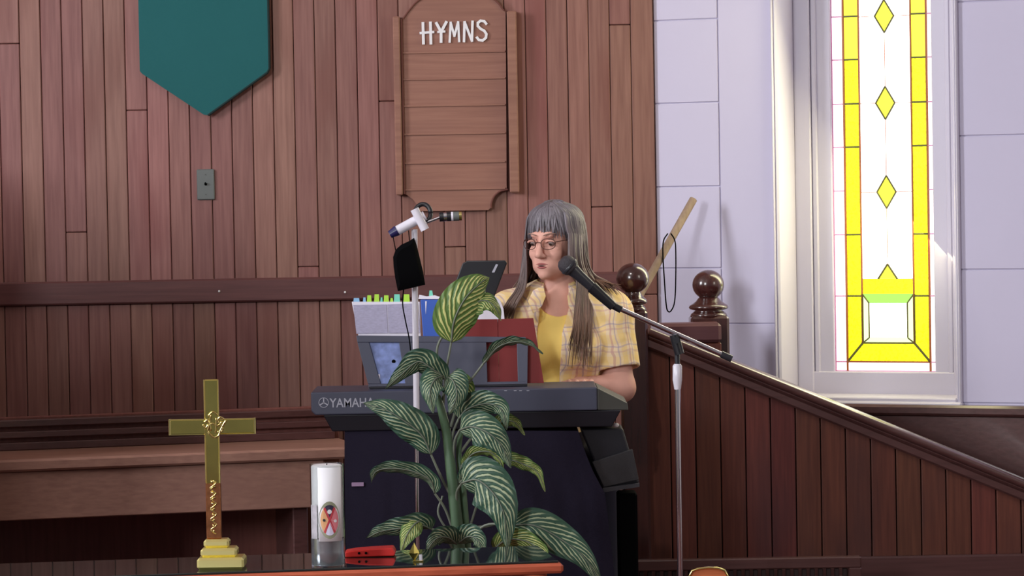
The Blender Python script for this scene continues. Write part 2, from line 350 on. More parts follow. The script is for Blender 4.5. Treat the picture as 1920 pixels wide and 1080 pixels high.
# variegated leaf, u across 0..1, v along 0..1
def leafmat(name, green, cream, dark):
    m = bpy.data.materials.new(name); m.use_nodes = True; nt = m.node_tree; N = nt.nodes.new; L = nt.links.new
    b = nt.nodes['Principled BSDF']; b.inputs['Roughness'].default_value = 0.42; b.inputs['Specular IOR Level'].default_value = 0.4
    uv = N('ShaderNodeUVMap'); sp = N('ShaderNodeSeparateXYZ'); L(uv.outputs[0], sp.inputs[0])
    def mth(op, a, bb=None, c=None):
        x = N('ShaderNodeMath'); x.operation = op
        for i, q in enumerate((a, bb, c)):
            if q is None: continue
            if isinstance(q, (int, float)): x.inputs[i].default_value = q
            else: L(q, x.inputs[i])
        return x.outputs[0]
    au = mth('ABSOLUTE', mth('MULTIPLY_ADD', sp.outputs[0], 2.0, -1.0))
    n = N('ShaderNodeTexNoise'); n.inputs['Scale'].default_value = 7; n.inputs['Detail'].default_value = 3
    oi = N('ShaderNodeObjectInfo'); av = N('ShaderNodeVectorMath'); av.operation = 'ADD'; L(uv.outputs[0], av.inputs[0]); L(oi.outputs['Random'], av.inputs[1]); L(av.outputs[0], n.inputs[0])
    ph = mth('ADD', mth('MULTIPLY', sp.outputs[1], 10.0), mth('MULTIPLY', au, -4.0)); ph = mth('ADD', ph, mth('MULTIPLY', n.outputs[0], 0.9))
    st = mth('SINE', mth('MULTIPLY', ph, 6.2832))
    edge = mth('SUBTRACT', 0.84, au)                                    # keep the margin green
    k = mth('ADD', st, mth('MULTIPLY', n.outputs[0], 1.6)); k = mth('SUBTRACT', k, 1.05)
    mr = N('ShaderNodeMapRange'); L(k, mr.inputs[0]); mr.inputs[1].default_value = 0.0; mr.inputs[2].default_value = 0.35
    me = N('ShaderNodeMapRange'); L(edge, me.inputs[0]); me.inputs[1].default_value = 0.0; me.inputs[2].default_value = 0.12
    mc = N('ShaderNodeMapRange'); L(au, mc.inputs[0]); mc.inputs[1].default_value = 0.06; mc.inputs[2].default_value = 0.14
    fac = mth('MULTIPLY', mth('MULTIPLY', mr.outputs[0], me.outputs[0]), mc.outputs[0])
    g = N('ShaderNodeMix'); g.data_type = 'RGBA'; L(n.outputs[0], g.inputs[0]); g.inputs[6].default_value = (*lin(dark), 1); g.inputs[7].default_value = (*lin(green), 1)
    x = N('ShaderNodeMix'); x.data_type = 'RGBA'; L(fac, x.inputs[0]); L(g.outputs[2], x.inputs[6]); x.inputs[7].default_value = (*lin(cream), 1)
    L(x.outputs[2], b.inputs['Base Color'])
    bp = N('ShaderNodeBump'); bp.inputs['Strength'].default_value = 0.4; bp.inputs['Distance'].default_value = 0.003; L(st, bp.inputs['Height']); L(bp.outputs[0], b.inputs['Normal'])
    return m
M['leaf'] = leafmat('variegated_leaf', (64, 96, 76), (168, 178, 144), (38, 68, 56))
M['leafy'] = leafmat('yellowish_variegated_leaf', (110, 138, 66), (204, 204, 130), (64, 96, 50))

X_, Y_, Z_ = Vector((1, 0, 0)), Vector((0, 1, 0)), Vector((0, 0, 1))
# ================================================================== SETTING
YW = 11.0                                                   # plane of the plank wall
corner = P(1229, 350, YW)                                   # where planks meet the white wall
xc = corner.x
struct(MB().box(-6.6, 6.6, -3.0, 9.1, -0.46, -0.36).build('floor', M['floor']))
struct(MB().box(-6.6, 6.6, 9.1, 11.1, -0.36, 0.0).build('trim_1', M['floor']))
struct(MB().box(-6.7, 6.7, -3.0, 11.3, 5.0, 5.1).build('ceiling', M['plaster']))
struct(MB().box(-6.7, -6.6, -3.0, 11.3, -0.46, 5.0).build('wall_left', M['plaster']))
struct(MB().box(6.6, 6.7, -3.0, 11.3, -0.46, 5.0).build('wall_far', M['plaster']))
wall_back = struct(MB().box(-6.6, xc + .002, YW + .004, YW + .12, 0.0, 5.0).build('wall_back', M['plank_gap']))
pz = lambda py, px=700: P(px, py, YW).z
rail_t, rail_b = P(480, 521, YW).z, P(480, 565, YW).z
bounds = [P(278.7 + 39.42 * k, 270, YW).x for k in range(-9, 25)] ; bounds[-1] = xc
joints = {9 - 1: [P(260, 207, YW).z], 9 + 11: [P(725, 190, YW).z], 9 + 22: [P(1165, 47, YW).z], 9 + 21: [P(1125, 388, YW).z], 9 + 7: [P(569, 500, YW).z],
          9 + 14: [P(847, 463, YW).z], 2: [1.9], 5: [1.25], 9 + 3: [2.2], 9 + 17: [2.4]}
def plank(x0, x1, z0, z1, y, th, parent, m, bev=0.0026):
    b = MB(); g = 0.0011; b.box(x0 + g, x1 - g, y - th, y, z0 + g, z1 - g, bev)
    c = Vector(((x0 + x1) / 2, y, (z0 + z1) / 2)); b.v = [tuple(Vector(v) - c) for v in b.v]
    o = b.build('plank', m, None); o.parent = parent; o.location = c - Vector(parent.get('_w', (0, 0, 0)))
    return o
for i in range(len(bounds) - 1):
    zs = [rail_b] + sorted(joints.get(i, [])) + [3.0]
    jit = random.uniform(0, 0.0025)
    for a, b in zip(zs[:-1], zs[1:]):
        plank(bounds[i], bounds[i + 1], a, b, YW, 0.016 + jit, wall_back, M['plank'])
    plank(bounds[i], bounds[i + 1], 0.0, rail_b, YW, 0.016 + random.uniform(0, .0025), wall_back, M['plank'])
# left of the frame the planks are carried on plainly
for k in range(10, 34):
    x1 = bounds[0] - (k - 10) * 0.0723; plank(x1 - 0.0723, x1, 0, 3.0, YW, 0.016, wall_back, M['plank'])
rb = MB().box(-3.4, P(1196, 540, YW).x, YW - 0.040, YW - 0.0, rail_b, rail_t, 0.006)
rail_o = struct(rb.build('trim_2', M['rail']))
for px, py in ((411, 546), (647, 548)):
    c = P(px, py, YW - .04)
    s = MB().lathe(c, [(0.0, -.002), (.004, 0), (.0035, .004), (0, .005)], 10, axis=Vector((0, -1, 0))); s.build('screw_head', M['white'], rail_o, smooth=True)

# ---- white wall, turned 25 degrees towards the nave, with the stained glass window
AW = math.radians(25)
WO = Vector((xc, YW, 0)); WU = Vector((math.cos(AW), -math.sin(AW), 0)); WN = Vector((-math.sin(AW), -math.cos(AW), 0))
def wl(px, py, off=0.0):
    """pixel -> (u, v) on the plane parallel to the white wall, off metres in front of it"""
    d = ray(px, py); o = Vector((0, 0, CZ)); q = WO + WN * off
    t = (q - o).dot(WN) / d.dot(WN); p = o + d * t; return ((p - q).dot(WU), p.z)
def wp(u, v, n=0.0): return WO + WU * u + WN * n + Z_ * v
def wbox(mb, u0, u1, v0, v1, n0, n1, bev=0.0, mi=0):
    return mb.frame_box(wp((u0 + u1) / 2, (v0 + v1) / 2, (n0 + n1) / 2), WU, Z_, WN, abs(u1 - u0) / 2, abs(v1 - v0) / 2, abs(n1 - n0) / 2, bev, mi)
DREC = -0.180                                                    # glass plane behind the wall face
uo = wl(1462, 400, 0)[0]                                         # opening's left edge
GD = DREC
gl0 = wl(1563.2, 400, GD)[0]; glc = wl(1663, 400, GD)[0]; gl1 = 2 * glc - gl0     # glass
ur = gl1 + (gl0 - wl(1508, 400, GD)[0]) + 0.0                     # opening's right edge
vb = wl(1600, 752, 0.03)[1]; vg = wl(1620, 696, GD)[1]; vtop = 3.2; vgt = vtop - .12
UL = 3.2
cas = wl(1449, 400, 0.02)[0]; casr = ur + (uo - cas)
wall_right = MB()
wbox(wall_right, 0, uo, 0, 5, -0.30, -0.005); wbox(wall_right, ur, UL, 0, 5, -0.30, -0.005)
wbox(wall_right, uo, ur, 0, vb, -0.30, -0.005); wbox(wall_right, uo, ur, vtop, 5, -0.30, -0.005)
wall_right = struct(wall_right.build('wall_right', M['gap']))
def panelw(u0, u1, v0, v1):
    b = MB(); g = .0017; wbox(b, u0 + g, u1 - g, v0 + g, v1 - g, -.005, 0.0, .0035)
    b.build('panel', M['paint'], wall_right)
cu = wl(1350, 350)[0]
c1 = [0] + sorted(wl(1290, y)[1] for y in (37, 193, 350, 503)) ; c1 += [c1[-1] + .29 * k for k in range(1, 6)]
c2 = [0] + sorted([wl(1405, 607)[1]]); c2 += [c2[-1] + 1.25, 3.4]
for a, b in zip(c1[:-1], c1[1:]): panelw(0, cu, a, b)
for a, b in zip(c2[:-1], c2[1:]): panelw(cu, cas + .01, a, b)
u = casr - .01; k = 0
while u < UL:
    for j in range(8): panelw(u, min(u + .42, UL), .44 * j - (.2 if k % 2 else 0) + .2, .44 * (j + 1) - (.2 if k % 2 else 0) + .2)
    u += .42; k += 1
# casing and reveals
win = MB()
for s_, a in ((1, uo), (-1, ur)):
    def U(du): return a + s_ * du
    w = abs(uo - cas)
    wbox(win, U(-w), U(-w * .55), vb - .02, vtop + .06, 0, .022, .004)
    wbox(win, U(-w * .6), U(0), vb - .02, vtop + .06, 0, .014, .004)
    wbox(win, U(-.012), U(.002), vb - .02, vtop, -.19, .010, .002)               # reveal board
    w3 = wl(1523, 400, -.158)[0] - uo
    wbox(win, U(0), U(w3), vb - .02, vtop, -.20, -.150, .004)                      # stop
    w4 = gl0 - uo
    wbox(win, U(w3 + .002), U(w3 + (w4 - w3) * .30), vb - .02, vtop, -.20, -.157, .004)
    wbox(win, U(w3), U(w4), vb - .02, vtop, -.20, -.166, .003)
wbox(win, uo, ur, vb - .02, vg, -.20, -.155, .004)
wbox(win, uo, ur, vb - .02, vb + .012, -.16, .02, .004)
wbox(win, cas - .005, casr + .005, vb - .035, vb, 0, .035, .006)
wbox(win, uo, ur, vgt, vtop, -.20, -.155, .004); wbox(win, cas, casr, vtop, vtop + .07, 0, .022, .004)
w_o = struct(win.build('window_1', M['casing'], smooth='auto'))
def pane(poly, m):
    b = MB(); pts = [wp(u, v, GD) for u, v in poly]
    # inset slightly towards the centre so that every pane has its own edge
    c = sum(pts, Vector((0, 0, 0))) / len(pts); pts = [p + (c - p) * min(.5, .0012 / max((c - p).length, 1e-4)) for p in pts]
    b.prism(pts, WN * -.004); b.build('pane', GL[m], w_o)
cames = {k: MB() for k in ('lead_pink', 'lead_brown', 'lead_dark')}
def came(k, p, q, w=.0045):
    w *= 1.5
    a = wp(*p, GD + .001); b = wp(*q, GD + .001); cames[k].bar(a, b, w, .006, .001, up=WN)
gu = lambda px, py=600: wl(px, py, GD)[0]
gv = lambda py, px=1620: wl(px, py, GD)[1]
e0 = gl0; e1 = gu(1588.5); e2 = gu(1617.5); mir = lambda u: 2 * glc - u
vj = sorted([gv(y, 1590) for y in (31, 112, 195, 276, 358, 440, 555, 678)]); step = vj[-1] - vj[-2]
while vj[-1] + step < vgt - .03: vj.append(vj[-1] + step)
v0 = vj[0]
for side in (0, 1):
    f = (lambda u: u) if side == 0 else mir
    a0, a1, a2 = f(e0), f(e1), f(e2)
    q = lambda poly, m: pane(poly if side == 0 else poly[::-1], m)
    q([(a0, vg), (a1, vg), (a1, v0), (a0, v0)], 'p')
    vv = vj + [vgt]
    for i in range(len(vv) - 1): q([(a0, vv[i]), (a1, vv[i]), (a1, vv[i + 1]), (a0, vv[i + 1])], 'p'); came('lead_pink', (a0, vv[i]), (a1, vv[i]), .003)
    vb2 = gv(643)
    q([(a1, v0), (a2, vb2), (a2, vv[1]), (a1, vv[1])], 'y')
    ys = vv[1:3] + vv[4:]
    if len(ys) > 3: ys = [vv[1], vv[2], *vv[4:]]
    ys = [vv[1], vv[2]] + [vv[i] for i in range(4, len(vv))]
    for i in range(len(ys) - 1): q([(a1, ys[i]), (a2, ys[i]), (a2, ys[i + 1]), (a1, ys[i + 1])], 'y' if ys[i] < gv(150) else 'yp'); came('lead_dark', (a1, ys[i]), (a2, ys[i]), .004)
    came('lead_pink', (a0, vg), (a0, vgt), .005); came('lead_brown', (a1, vg), (a1, vgt), .005); came('lead_brown', (a2, vb2), (a2, vgt), .004)
    came('lead_dark', (a1, v0), (a2, vb2), .005)
    # bottom inner frame
    g1 = f(gu(1630)); vt = gv(551); vi0 = gv(633); vi1 = gv(568); vY = gv(523)
    q([(a2, vb2), (g1, vi0), (g1, vi1), (a2, vt)], 'gp')
    came('lead_dark', (a2, vb2), (a2, vt), .005); came('lead_dark', (a2, vb2), (g1, vi0), .003); came('lead_dark', (a2, vt), (g1, vi1), .003); came('lead_dark', (g1, vi0), (g1, vi1), .003)
    # the diamond column's surround
    dh = .056; dw = abs(gu(1662, 360) - gu(1645, 360)) ; dw = .034
    cs = [gv(y, 1660) for y in (360, 193, 30)]; st = cs[1] - cs[0]
    while cs[-1] + st < vgt: cs.append(cs[-1] + st)
    th = gv(495, 1660)
    q([(a2, vY), (f(glc - .034), vY), (glc, th), (glc, cs[0] - dh), (f(glc - dw), cs[0]), (a2, cs[0])], 'w')
    came('lead_dark', (f(glc - .034), vY), (glc, th), .004)
    for i in range(len(cs) - 1):
        q([(a2, cs[i]), (f(glc - dw), cs[i]), (glc, cs[i] + dh), (glc, cs[i + 1] - dh), (f(glc - dw), cs[i + 1]), (a2, cs[i + 1])], 'w')
    q([(a2, cs[-1]), (f(glc - dw), cs[-1]), (glc, cs[-1] + dh), (glc, vgt), (a2, vgt)], 'w')
    for c in cs:
        came('lead_dark', (f(glc - dw), c), (glc, c + dh), .0035); came('lead_dark', (f(glc - dw), c), (glc, c - dh), .0035)
        came('lead_brown', (a2, c), (f(glc - dw), c), .0016)
m1 = mir
pane([(e1, vg), (m1(e1), vg), (m1(e1), v0), (e1, v0)], 'p')
pane([(e1, v0), (m1(e1), v0), (m1(e2), vb2), (e2, vb2)], 'y')
g1 = gu(1630)
pane([(e2, vb2), (m1(e2), vb2), (m1(g1), vi0), (g1, vi0)], 'gp'); pane([(g1, vi1), (m1(g1), vi1), (m1(e2), vt), (e2, vt)], 'g')
pane([(g1, vi0), (m1(g1), vi0), (m1(g1), vi1), (g1, vi1)], 'w'); pane([(e2, vt), (m1(e2), vt), (m1(e2), vY), (e2, vY)], 'y')
pane([(glc - .034, vY), (glc + .034, vY), (glc, th)], 'yp')
for c in cs: pane([(glc - dw, c), (glc, c - dh), (glc + dw, c), (glc, c + dh)], 'yp')
for v_, k, l in ((v0, 'lead_brown', e1), (vb2, 'lead_dark', e2), (vg, 'lead_pink', e0)): came(k, (l, v_), (m1(l), v_), .004)
for a_, c_ in [(th, cs[0] - dh)] + [(cs[i] + dh, cs[i + 1] - dh) for i in range(len(cs) - 1)]: came('lead_brown', (glc, a_), (glc, c_), .0014)
for k, b in cames.items(): b.build('came', M[k], w_o)
# dark wainscot below the white wall
wb = MB(); wz = wl(1650, 758, .04)[1]; us = wl(1500, 758, .04)[0]
wbox(wb, us, UL, wz - .035, wz, 0.001, .055, .008); wbox(wb, us, UL, 0, wz - .035, 0.001, .035, .004)
struct(wb.build('trim_3', M['darktrim']))

# ================================================================== STAIR PARTITION AND HANDRAIL
YS = 10.22
def stair(px, py): p = P(px, py, YS); return p.x, p.z
xa, za = stair(1214, 652); xb, zb = stair(1680, 842)
sl = (zb - za) / (xb - xa)
xs0 = stair(1206, 700)[0]; xs1 = 1.95
railbot = lambda x: za + sl * (x - xa)
zbase = stair(1400, 1046)[1]
partn = thing('stair_partition', (xs0, YS, 0), 'dark wood planked stair partition with sloping moulded handrail below the window', 'partition')
x = stair(1210.5, 800)[0]; w = 46.9 / S(YS); k = 0
while x < xs1:
    x1 = min(x + w, xs1); g = .0016
    poly = [Vector((x + g, YS, 0.0)), Vector((x1 - g, YS, 0.0)), Vector((x1 - g, YS, railbot(x1) + .01)), Vector((x + g, YS, railbot(x) + .01))]
    c = Vector(((x + x1) / 2, YS, .4)); b = MB().prism([p - c for p in poly], Vector((0, .018, 0)))
    o = b.build('plank', M['darkwood'], None, bevel=.003); o.parent = partn; o.location = c - Vector(partn['_w'])
    x += w; k += 1
MB().prism([(xs0, YS + .019, 0), (xs1, YS + .019, 0), (xs1, YS + .019, railbot(xs1)), (xs0, YS + .019, railbot(xs0))], (0, .05, 0)).build('backing', M['dark'], partn)
hr = MB(); rh = 44 / S(YS) * math.cos(math.atan(sl))
tdir = Vector((1, 0, sl)).normalized(); nrm = Vector((-sl, 0, 1)).normalized()
def railbar(n0, n1, y0, y1, bev):
    a = Vector((xs0, 0, railbot(xs0))); b = Vector((xs1, 0, railbot(xs1)))
    c = (a + b) / 2 + nrm * ((n0 + n1) / 2); c.y = (y0 + y1) / 2
    hr.frame_box(c, tdir, Y_, nrm, (b - a).length / 2, abs(y1 - y0) / 2, abs(n1 - n0) / 2, bev)
railbar(0, rh * .45, YS - .022, YS + .075, .006)
railbar(rh * .42, rh * .62, YS - .030, YS + .085, .006)
cc0 = Vector((xs0, YS + .028, railbot(xs0))) + nrm * rh * .74; cc1 = Vector((xs1, YS + .028, railbot(xs1))) + nrm * rh * .74
ring_ = []; nn_ = 28
for q_ in (cc0, cc1):
    for k_ in range(nn_):
        a_ = 2 * math.pi * k_ / nn_; ca, sa = math.cos(a_), math.sin(a_)
        ring_.append(q_ + Y_ * (.070 * math.copysign(abs(ca) ** .7, ca)) + nrm * (rh * .26 * math.copysign(abs(sa) ** .8, sa)))
hr.add(ring_, [(k_, (k_ + 1) % nn_, nn_ + (k_ + 1) % nn_, nn_ + k_) for k_ in range(nn_)] + [tuple(range(nn_))[::-1], tuple(range(nn_, 2 * nn_))])
hr.build('handrail', M['darktrim'], partn, smooth='auto')
MB().box(xs0, xs1, YS - .03, YS, 0, zbase, .006).build('baseboard', M['darktrim'], partn)

def newel(px, py_c, Y, r_px, half_px, name_label, zfloor=0.0, sq=1.0):
    c = P(px, py_c, Y); s = 1 / S(Y); r = r_px * s; h = half_px * s
    t = thing('newel_post', (c.x, Y, zfloor), name_label, 'newel post', 'turned newel posts')
    b = MB(); prof = []
    for k in range(0, 15):
        a = -math.pi / 2 + .42 + (math.pi - .42) * k / 14; prof.append((r * math.cos(a) * 1.0, r * .94 * math.sin(a)))
    b.lathe(c, prof, 40); b.build('ball', M['newel'], t, smooth=True)
    zc = -r * .80
    prof = [(h * .98, zc - r * 1.18), (h * .92, zc - r * 1.0), (h * .80, zc - r * .88), (h * .70, zc - r * .80), (h * 1.0, zc - r * .70), (h * 1.04, zc - r * .60), (h * .98, zc - r * .48),
            (h * .84, zc - r * .38), (h * .66, zc - r * .22), (h * .56, zc - r * .05), (r * .50, zc + r * .1)]
    MB().lathe(c, prof, 40).build('neck', M['newel'], t, smooth=True)
    zt = c.z + zc - r * 1.12
    b = MB(); b.box(c.x - h, c.x + h, Y - h, Y + h, zfloor, zt, .008)
    b.build('shaft', M['newel'], t)
    return t
newel(1186, 522, 10.22, 31, 26, 'dark turned newel post with ball finial, rising behind the woman\'s shoulder')
newel(1328, 534, 10.62, 30, 36, 'dark turned newel post with ball finial standing alone against the white wall')
# short level cap between the posts
b = MB(); p0 = P(1214, 607, 10.42); p1 = P(1352, 641, 10.42)
b.box(p0.x, p1.x, 10.385, 10.50, p1.z, p0.z, .010); lc = thing('landing_rail', (p0.x, 10.42, 0), 'short level wooden rail between the two newel posts', 'rail')
b.build('cap', M['rail'], lc); MB().box(p0.x, p1.x, 10.40, 10.48, 0, p1.z - .001, .004).build('panel', M['darkwood'], lc)

# low slatted wooden rail at the foot of the partition
YR = 9.86; a = P(1172, 1047, YR); b2 = P(1614, 1045, YR)
lr = thing('low_bench', (a.x, YR, 0), 'low dark bench with spindled back below the stair partition', 'bench')
zt = (a.z + b2.z) / 2
MB().box(a.x, b2.x, YR - .02, YR + .02, zt - .035, zt, .004).build('top_rail', M['darktrim'], lr)
MB().box(a.x, b2.x, YR - .018, YR + .018, .06, .09, .004).build('bottom_rail', M['darktrim'], lr)
for xx in (a.x + .02, b2.x - .02): MB().box(xx - .02, xx + .02, YR - .022, YR + .022, 0, zt - .034, .004).build('post', M['darktrim'], lr)
n = 26
for i in range(n):
    xx = a.x + .05 + (b2.x - a.x - .1) * i / (n - 1); MB().box(xx - .007, xx + .007, YR - .01, YR + .01, .091, zt - .036, .002).build('spindle', M['dark'], lr)
MB().box(a.x, b2.x, YR + .02, YR + .22, .10, .135, .006).build('seat', M['darktrim'], lr)

# ================================================================== WALL THINGS
# green banner
YB = YW - .019 - .028
ban = MB(); pts = [(262, -60), (262, 133), (266, 138), (382, 215), (390, 216), (501, 136), (505, 128), (505, -60)]
pl = [P(x, y, YB) for x, y in pts][::1]
top = 2.15; pl[0].z = top; pl[-1].z = top; pl[0].x = pl[1].x; pl[-1].x = pl[-2].x
ban.prism(pl, (0, .006, 0))
bt = thing('banner', (pl[4].x, YB, pl[4].z), 'plain teal green cloth banner with pointed lower edge on the plank wall', 'banner')
ban.build('cloth', M['green'], bt)
e = MB(); pe = pl[1:-1]; e.tube([p + Vector((0, .003, 0)) for p in pe[3:] + [pl[-1]]], .0045, 8); e.build('dark_binding', M['green_edge'], bt, smooth=True)
MB().tube([pl[0] + Vector((-.05, .005, .01)), pl[-1] + Vector((.05, .005, .01))], .009, 10).build('hanging_rod', M['brass'], bt, smooth=True)
# switch plate
c0 = P(370, 375, YW - .0185); c1_ = P(402, 317, YW - .0185)
sw = thing('switch_plate', ((c0.x + c1_.x) / 2, YW - .0185, c0.z), 'grey metal switch plate with black toggle on the plank wall', 'switch')
MB().box(c0.x, c1_.x, YW - .026, YW - .0190, c0.z, c1_.z, .003).build('plate', M['switch'], sw)
cc = (c0 + c1_) / 2
MB().lathe((cc.x, YW - .026, cc.z), [(.004, 0), (.0045, .004), (.003, .012), (.001, .013)], 10, axis=Vector((0, -1, .5))).build('toggle', M['black'], sw, smooth=True)
for s_ in (-1, 1): MB().lathe((cc.x, YW - .026, cc.z + s_ * .034), [(.002, 0), (.002, .001)], 8, axis=Vector((0, -1, 0))).build('screw', M['keyend'], sw)

# hymn board
YH = YW - .019
hb = thing('hymn_board', (P(850, 395, YH).x, YH, P(850, 395, YH).z), 'wooden hymn board with white HYMNS lettering and empty number rows', 'board')
def hp(px, py, y=YH): return P(px, py, y)
pan = [hp(783, 396), hp(915, 394), hp(921, 389), hp(922, 378), hp(928, 367), hp(938, 359), hp(950, 355), hp(948, 24), hp(928, 2), hp(905, -18), hp(855, -34), hp(805, -16), hp(784, 1), hp(752, 38), hp(755, 362), hp(764, 366), hp(775, 374), hp(782, 384)]
b = MB().prism([p + Vector((0, -.022, 0)) for p in pan], (0, .020, 0)); b.build('back_panel', M['board'], hb)
arc = bez([hp(755, 36, YH - .026), hp(768, 18, YH - .026), hp(790, -3, YH - .026), hp(855, -36, YH - .026), hp(922, -4, YH - .026), hp(945, 20, YH - .026)], 5)
MB().tube(arc, .0028, 8).build('arch_moulding', M['plank_gap'], hb)
arc = bez([hp(952, 355, YH - .022), hp(937, 359, YH - .022), hp(926, 369, YH - .022), hp(921, 382, YH - .022), hp(921, 390, YH - .022)], 5)
MB().tube(arc, .003, 8).build('notch_edge', M['plank_gap'], hb)
for xa_, xb_, yt, yb_ in ((737, 750, 32, 366), (950, 968, 22, 361)):
    tl = hp(xa_, yt); br = hp(xb_ + 5, yb_); tr = hp(xb_, yt)
    MB().box(tl.x, tr.x, YH - .045, YH - .001, br.z, tl.z, .004).build('side_rail', M['board'], hb)
tl = hp(751, 36); bl = hp(755, 364)
MB().box(tl.x, tl.x + .006, YH - .032, YH - .022, bl.z, tl.z).build('groove', M['plank_gap'], hb)
for yy in (97, 147, 197, 250, 304, 354):
    a = hp(754, yy + 3, YH - .026); c = hp(948, yy - 5 + 3, YH - .026)
    MB().box(a.x, c.x - .001, YH - .0275, YH - .0222, (a.z + c.z) / 2 - .0035, (a.z + c.z) / 2 + .0025, .001).build('number_ledge', M['board'], hb)
# lettering HYMNS
strokes = {'H': ([(787, 48), (0, 0)],)}
L_ = MB(); Bk = MB()
NS = [0]
def stroke(pts, w=5.2):
    ps = [hp(x, y, YH - .026) for x, y in pts]
    for a, c in zip(ps[:-1], ps[1:]):
        NS[0] += 1; o_ = Vector((0, -.00012 * NS[0], 0)); a = a + o_; c = c + o_
        d = (c - a).normalized() * (w / S(YW) * .28)
        L_.bar(a - d, c + d, w / S(YW), .003, 0); 
        q = Vector((0, .0045, 0)) - o_ * 1.3; d2 = d * 3; Bk.bar(a - d2 + q, c + d2 + q, (w + 5.5) / S(YW), .001, 0)
stroke([(793, 43), (794, 82)]); stroke([(807, 42), (808, 82)]); stroke([(788, 62), (813, 60)], 4.5)
stroke([(818, 43), (827, 60), (827, 79)]); stroke([(837, 41), (827, 60)]); stroke([(821, 60), (834, 59)], 4)
stroke([(843, 79), (845, 42), (852, 68), (859, 41), (861, 78)], 4.2)
stroke([(870, 78), (871, 41), (885, 77), (886, 40)], 4.6)
sp = [(912, 45), (908, 40), (901, 39), (896, 43), (896, 49), (901, 54), (908, 58), (912, 64), (911, 71), (905, 76), (898, 75), (894, 70)]
stroke(sp, 4.8)
Bk.build('letter_backing', M['letter_back'], hb); L_.build('lettering', M['white'], hb)

# ---- wooden stick with black cord, leaning on the white wall
a = P(1300, 374, 10.83); c = P(1200, 552, 10.66); d = (c - a); q = a + d * (a.z / (a.z - c.z))
st = thing('wooden_stick', (q.x, q.y, 0), 'long pale wooden stick leaning against the white wall behind the newel post', 'stick')
MB().tube([a, a + d * .5, q + Vector((0, 0, .0))], .0135, 14).build('shaft', M['pole'], st, smooth='auto')
cb = [P(1252, 438, 10.72), P(1244, 452, 10.71), P(1243, 480, 10.71), P(1246, 530, 10.71), P(1249, 570, 10.71), P(1252, 583, 10.71), P(1258, 583, 10.71), P(1265, 565, 10.71), P(1267, 520, 10.71), P(1267, 470, 10.71), P(1265, 450, 10.72), P(1258, 438, 10.73)]
crd = MB().tube(bez(cb, 5), .0023, 8).build('cord_loop', M['black'], None, smooth=True); tag(crd, 'thin black cord looped over the wooden stick', 'cord')

# ================================================================== PEW (left)
yaw = math.radians(15); PO = P(681, 850, 10.35); PU = Vector((-math.cos(yaw), -math.sin(yaw), 0)); PN = Vector((math.sin(yaw), -math.cos(yaw), 0))
pew = thing('wooden_pew', (PO.x, PO.y, 0), 'brown wooden pew with plain seat and deep front apron at left', 'pew')
def pb(mb, u0, u1, n0, n1, z0, z1, bev=.004):
    c = Vector((PO.x, PO.y, 0)) + PU * ((u0 + u1) / 2) + PN * ((n0 + n1) / 2) + Z_ * ((z0 + z1) / 2)
    return mb.frame_box(c, PU, PN, Z_, abs(u1 - u0) / 2, abs(n1 - n0) / 2, abs(z1 - z0) / 2, bev)
zt1 = P(681, 836, 10.35).z; zt0 = P(681, 858, 10.35).z; za0 = P(590, 950, 10.33).z
pb(MB(), 0, 1.34, -.36, .02, zt0, zt1, .007).build('seat', M['pew'], pew)
pb(MB(), .13, 1.33, -.02, .0, za0, zt0 - .001, .003).build('apron', M['pew'], pew)
for u in (.18, 1.25): pb(MB(), u, u + .05, -.33, -.03, 0, zt0 - .001, .004).build('leg', M['darktrim'], pew)
pb(MB(), .02, 1.34, -.37, -.345, zt1 - .0, zt1 + .026, .003).build('back_slat', M['darktrim'], pew)
pb(MB(), .02, 1.34, -.37, -.345, zt1 + .040, zt1 + .062, .003).build('back_slat', M['darktrim'], pew)
pb(MB(), .02, 1.34, -.37, -.345, zt1 + .076, zt1 + .100, .003).build('back_slat', M['darktrim'], pew)
pb(MB(), .0, 1.34, -.395, -.372, 0.0, zt1 + .108, .003).build('back_panel', M['pewback_shade'], pew)  # runs to the floor as a dark sheet where only shaded wall shows
for u in ():  pb(MB(), u, u + .03, -.385, -.371, zt1 - .05, zt1 + .10, .003).build('back_post', M['darktrim'], pew)

pu = thing('unseen_shade_block', (-2.45, 9.75, 0), 'added dark wooden block out of view left of the pew, shading the lower wall', 'unseen_shade_block')  # unseen block added to shade the lower wall from the left light
MB().box(-3.05, -2.0, 9.68, 10.2, 0, 1.5, .01).build('body', M['darkwood'], pu); MB().box(-3.12, -1.94, 9.62, 10.27, 1.501, 1.56, .012).build('cap', M['darktrim'], pu)
le = thing('added_shade_box', (-2.1, 8.6, -.36), 'added dark wooden box out of view left of the communion table, blocking the rear light', 'added_shade_box')  # added out of view to keep the rear light off the lower wall
MB().box(-2.55, -1.72, 8.45, 8.9, -.36, 1.30, .01).build('body', M['darkwood'], le); MB().box(-2.6, -1.66, 8.40, 8.95, 1.301, 1.35, .012).build('top_slab', M['darktrim'], le)
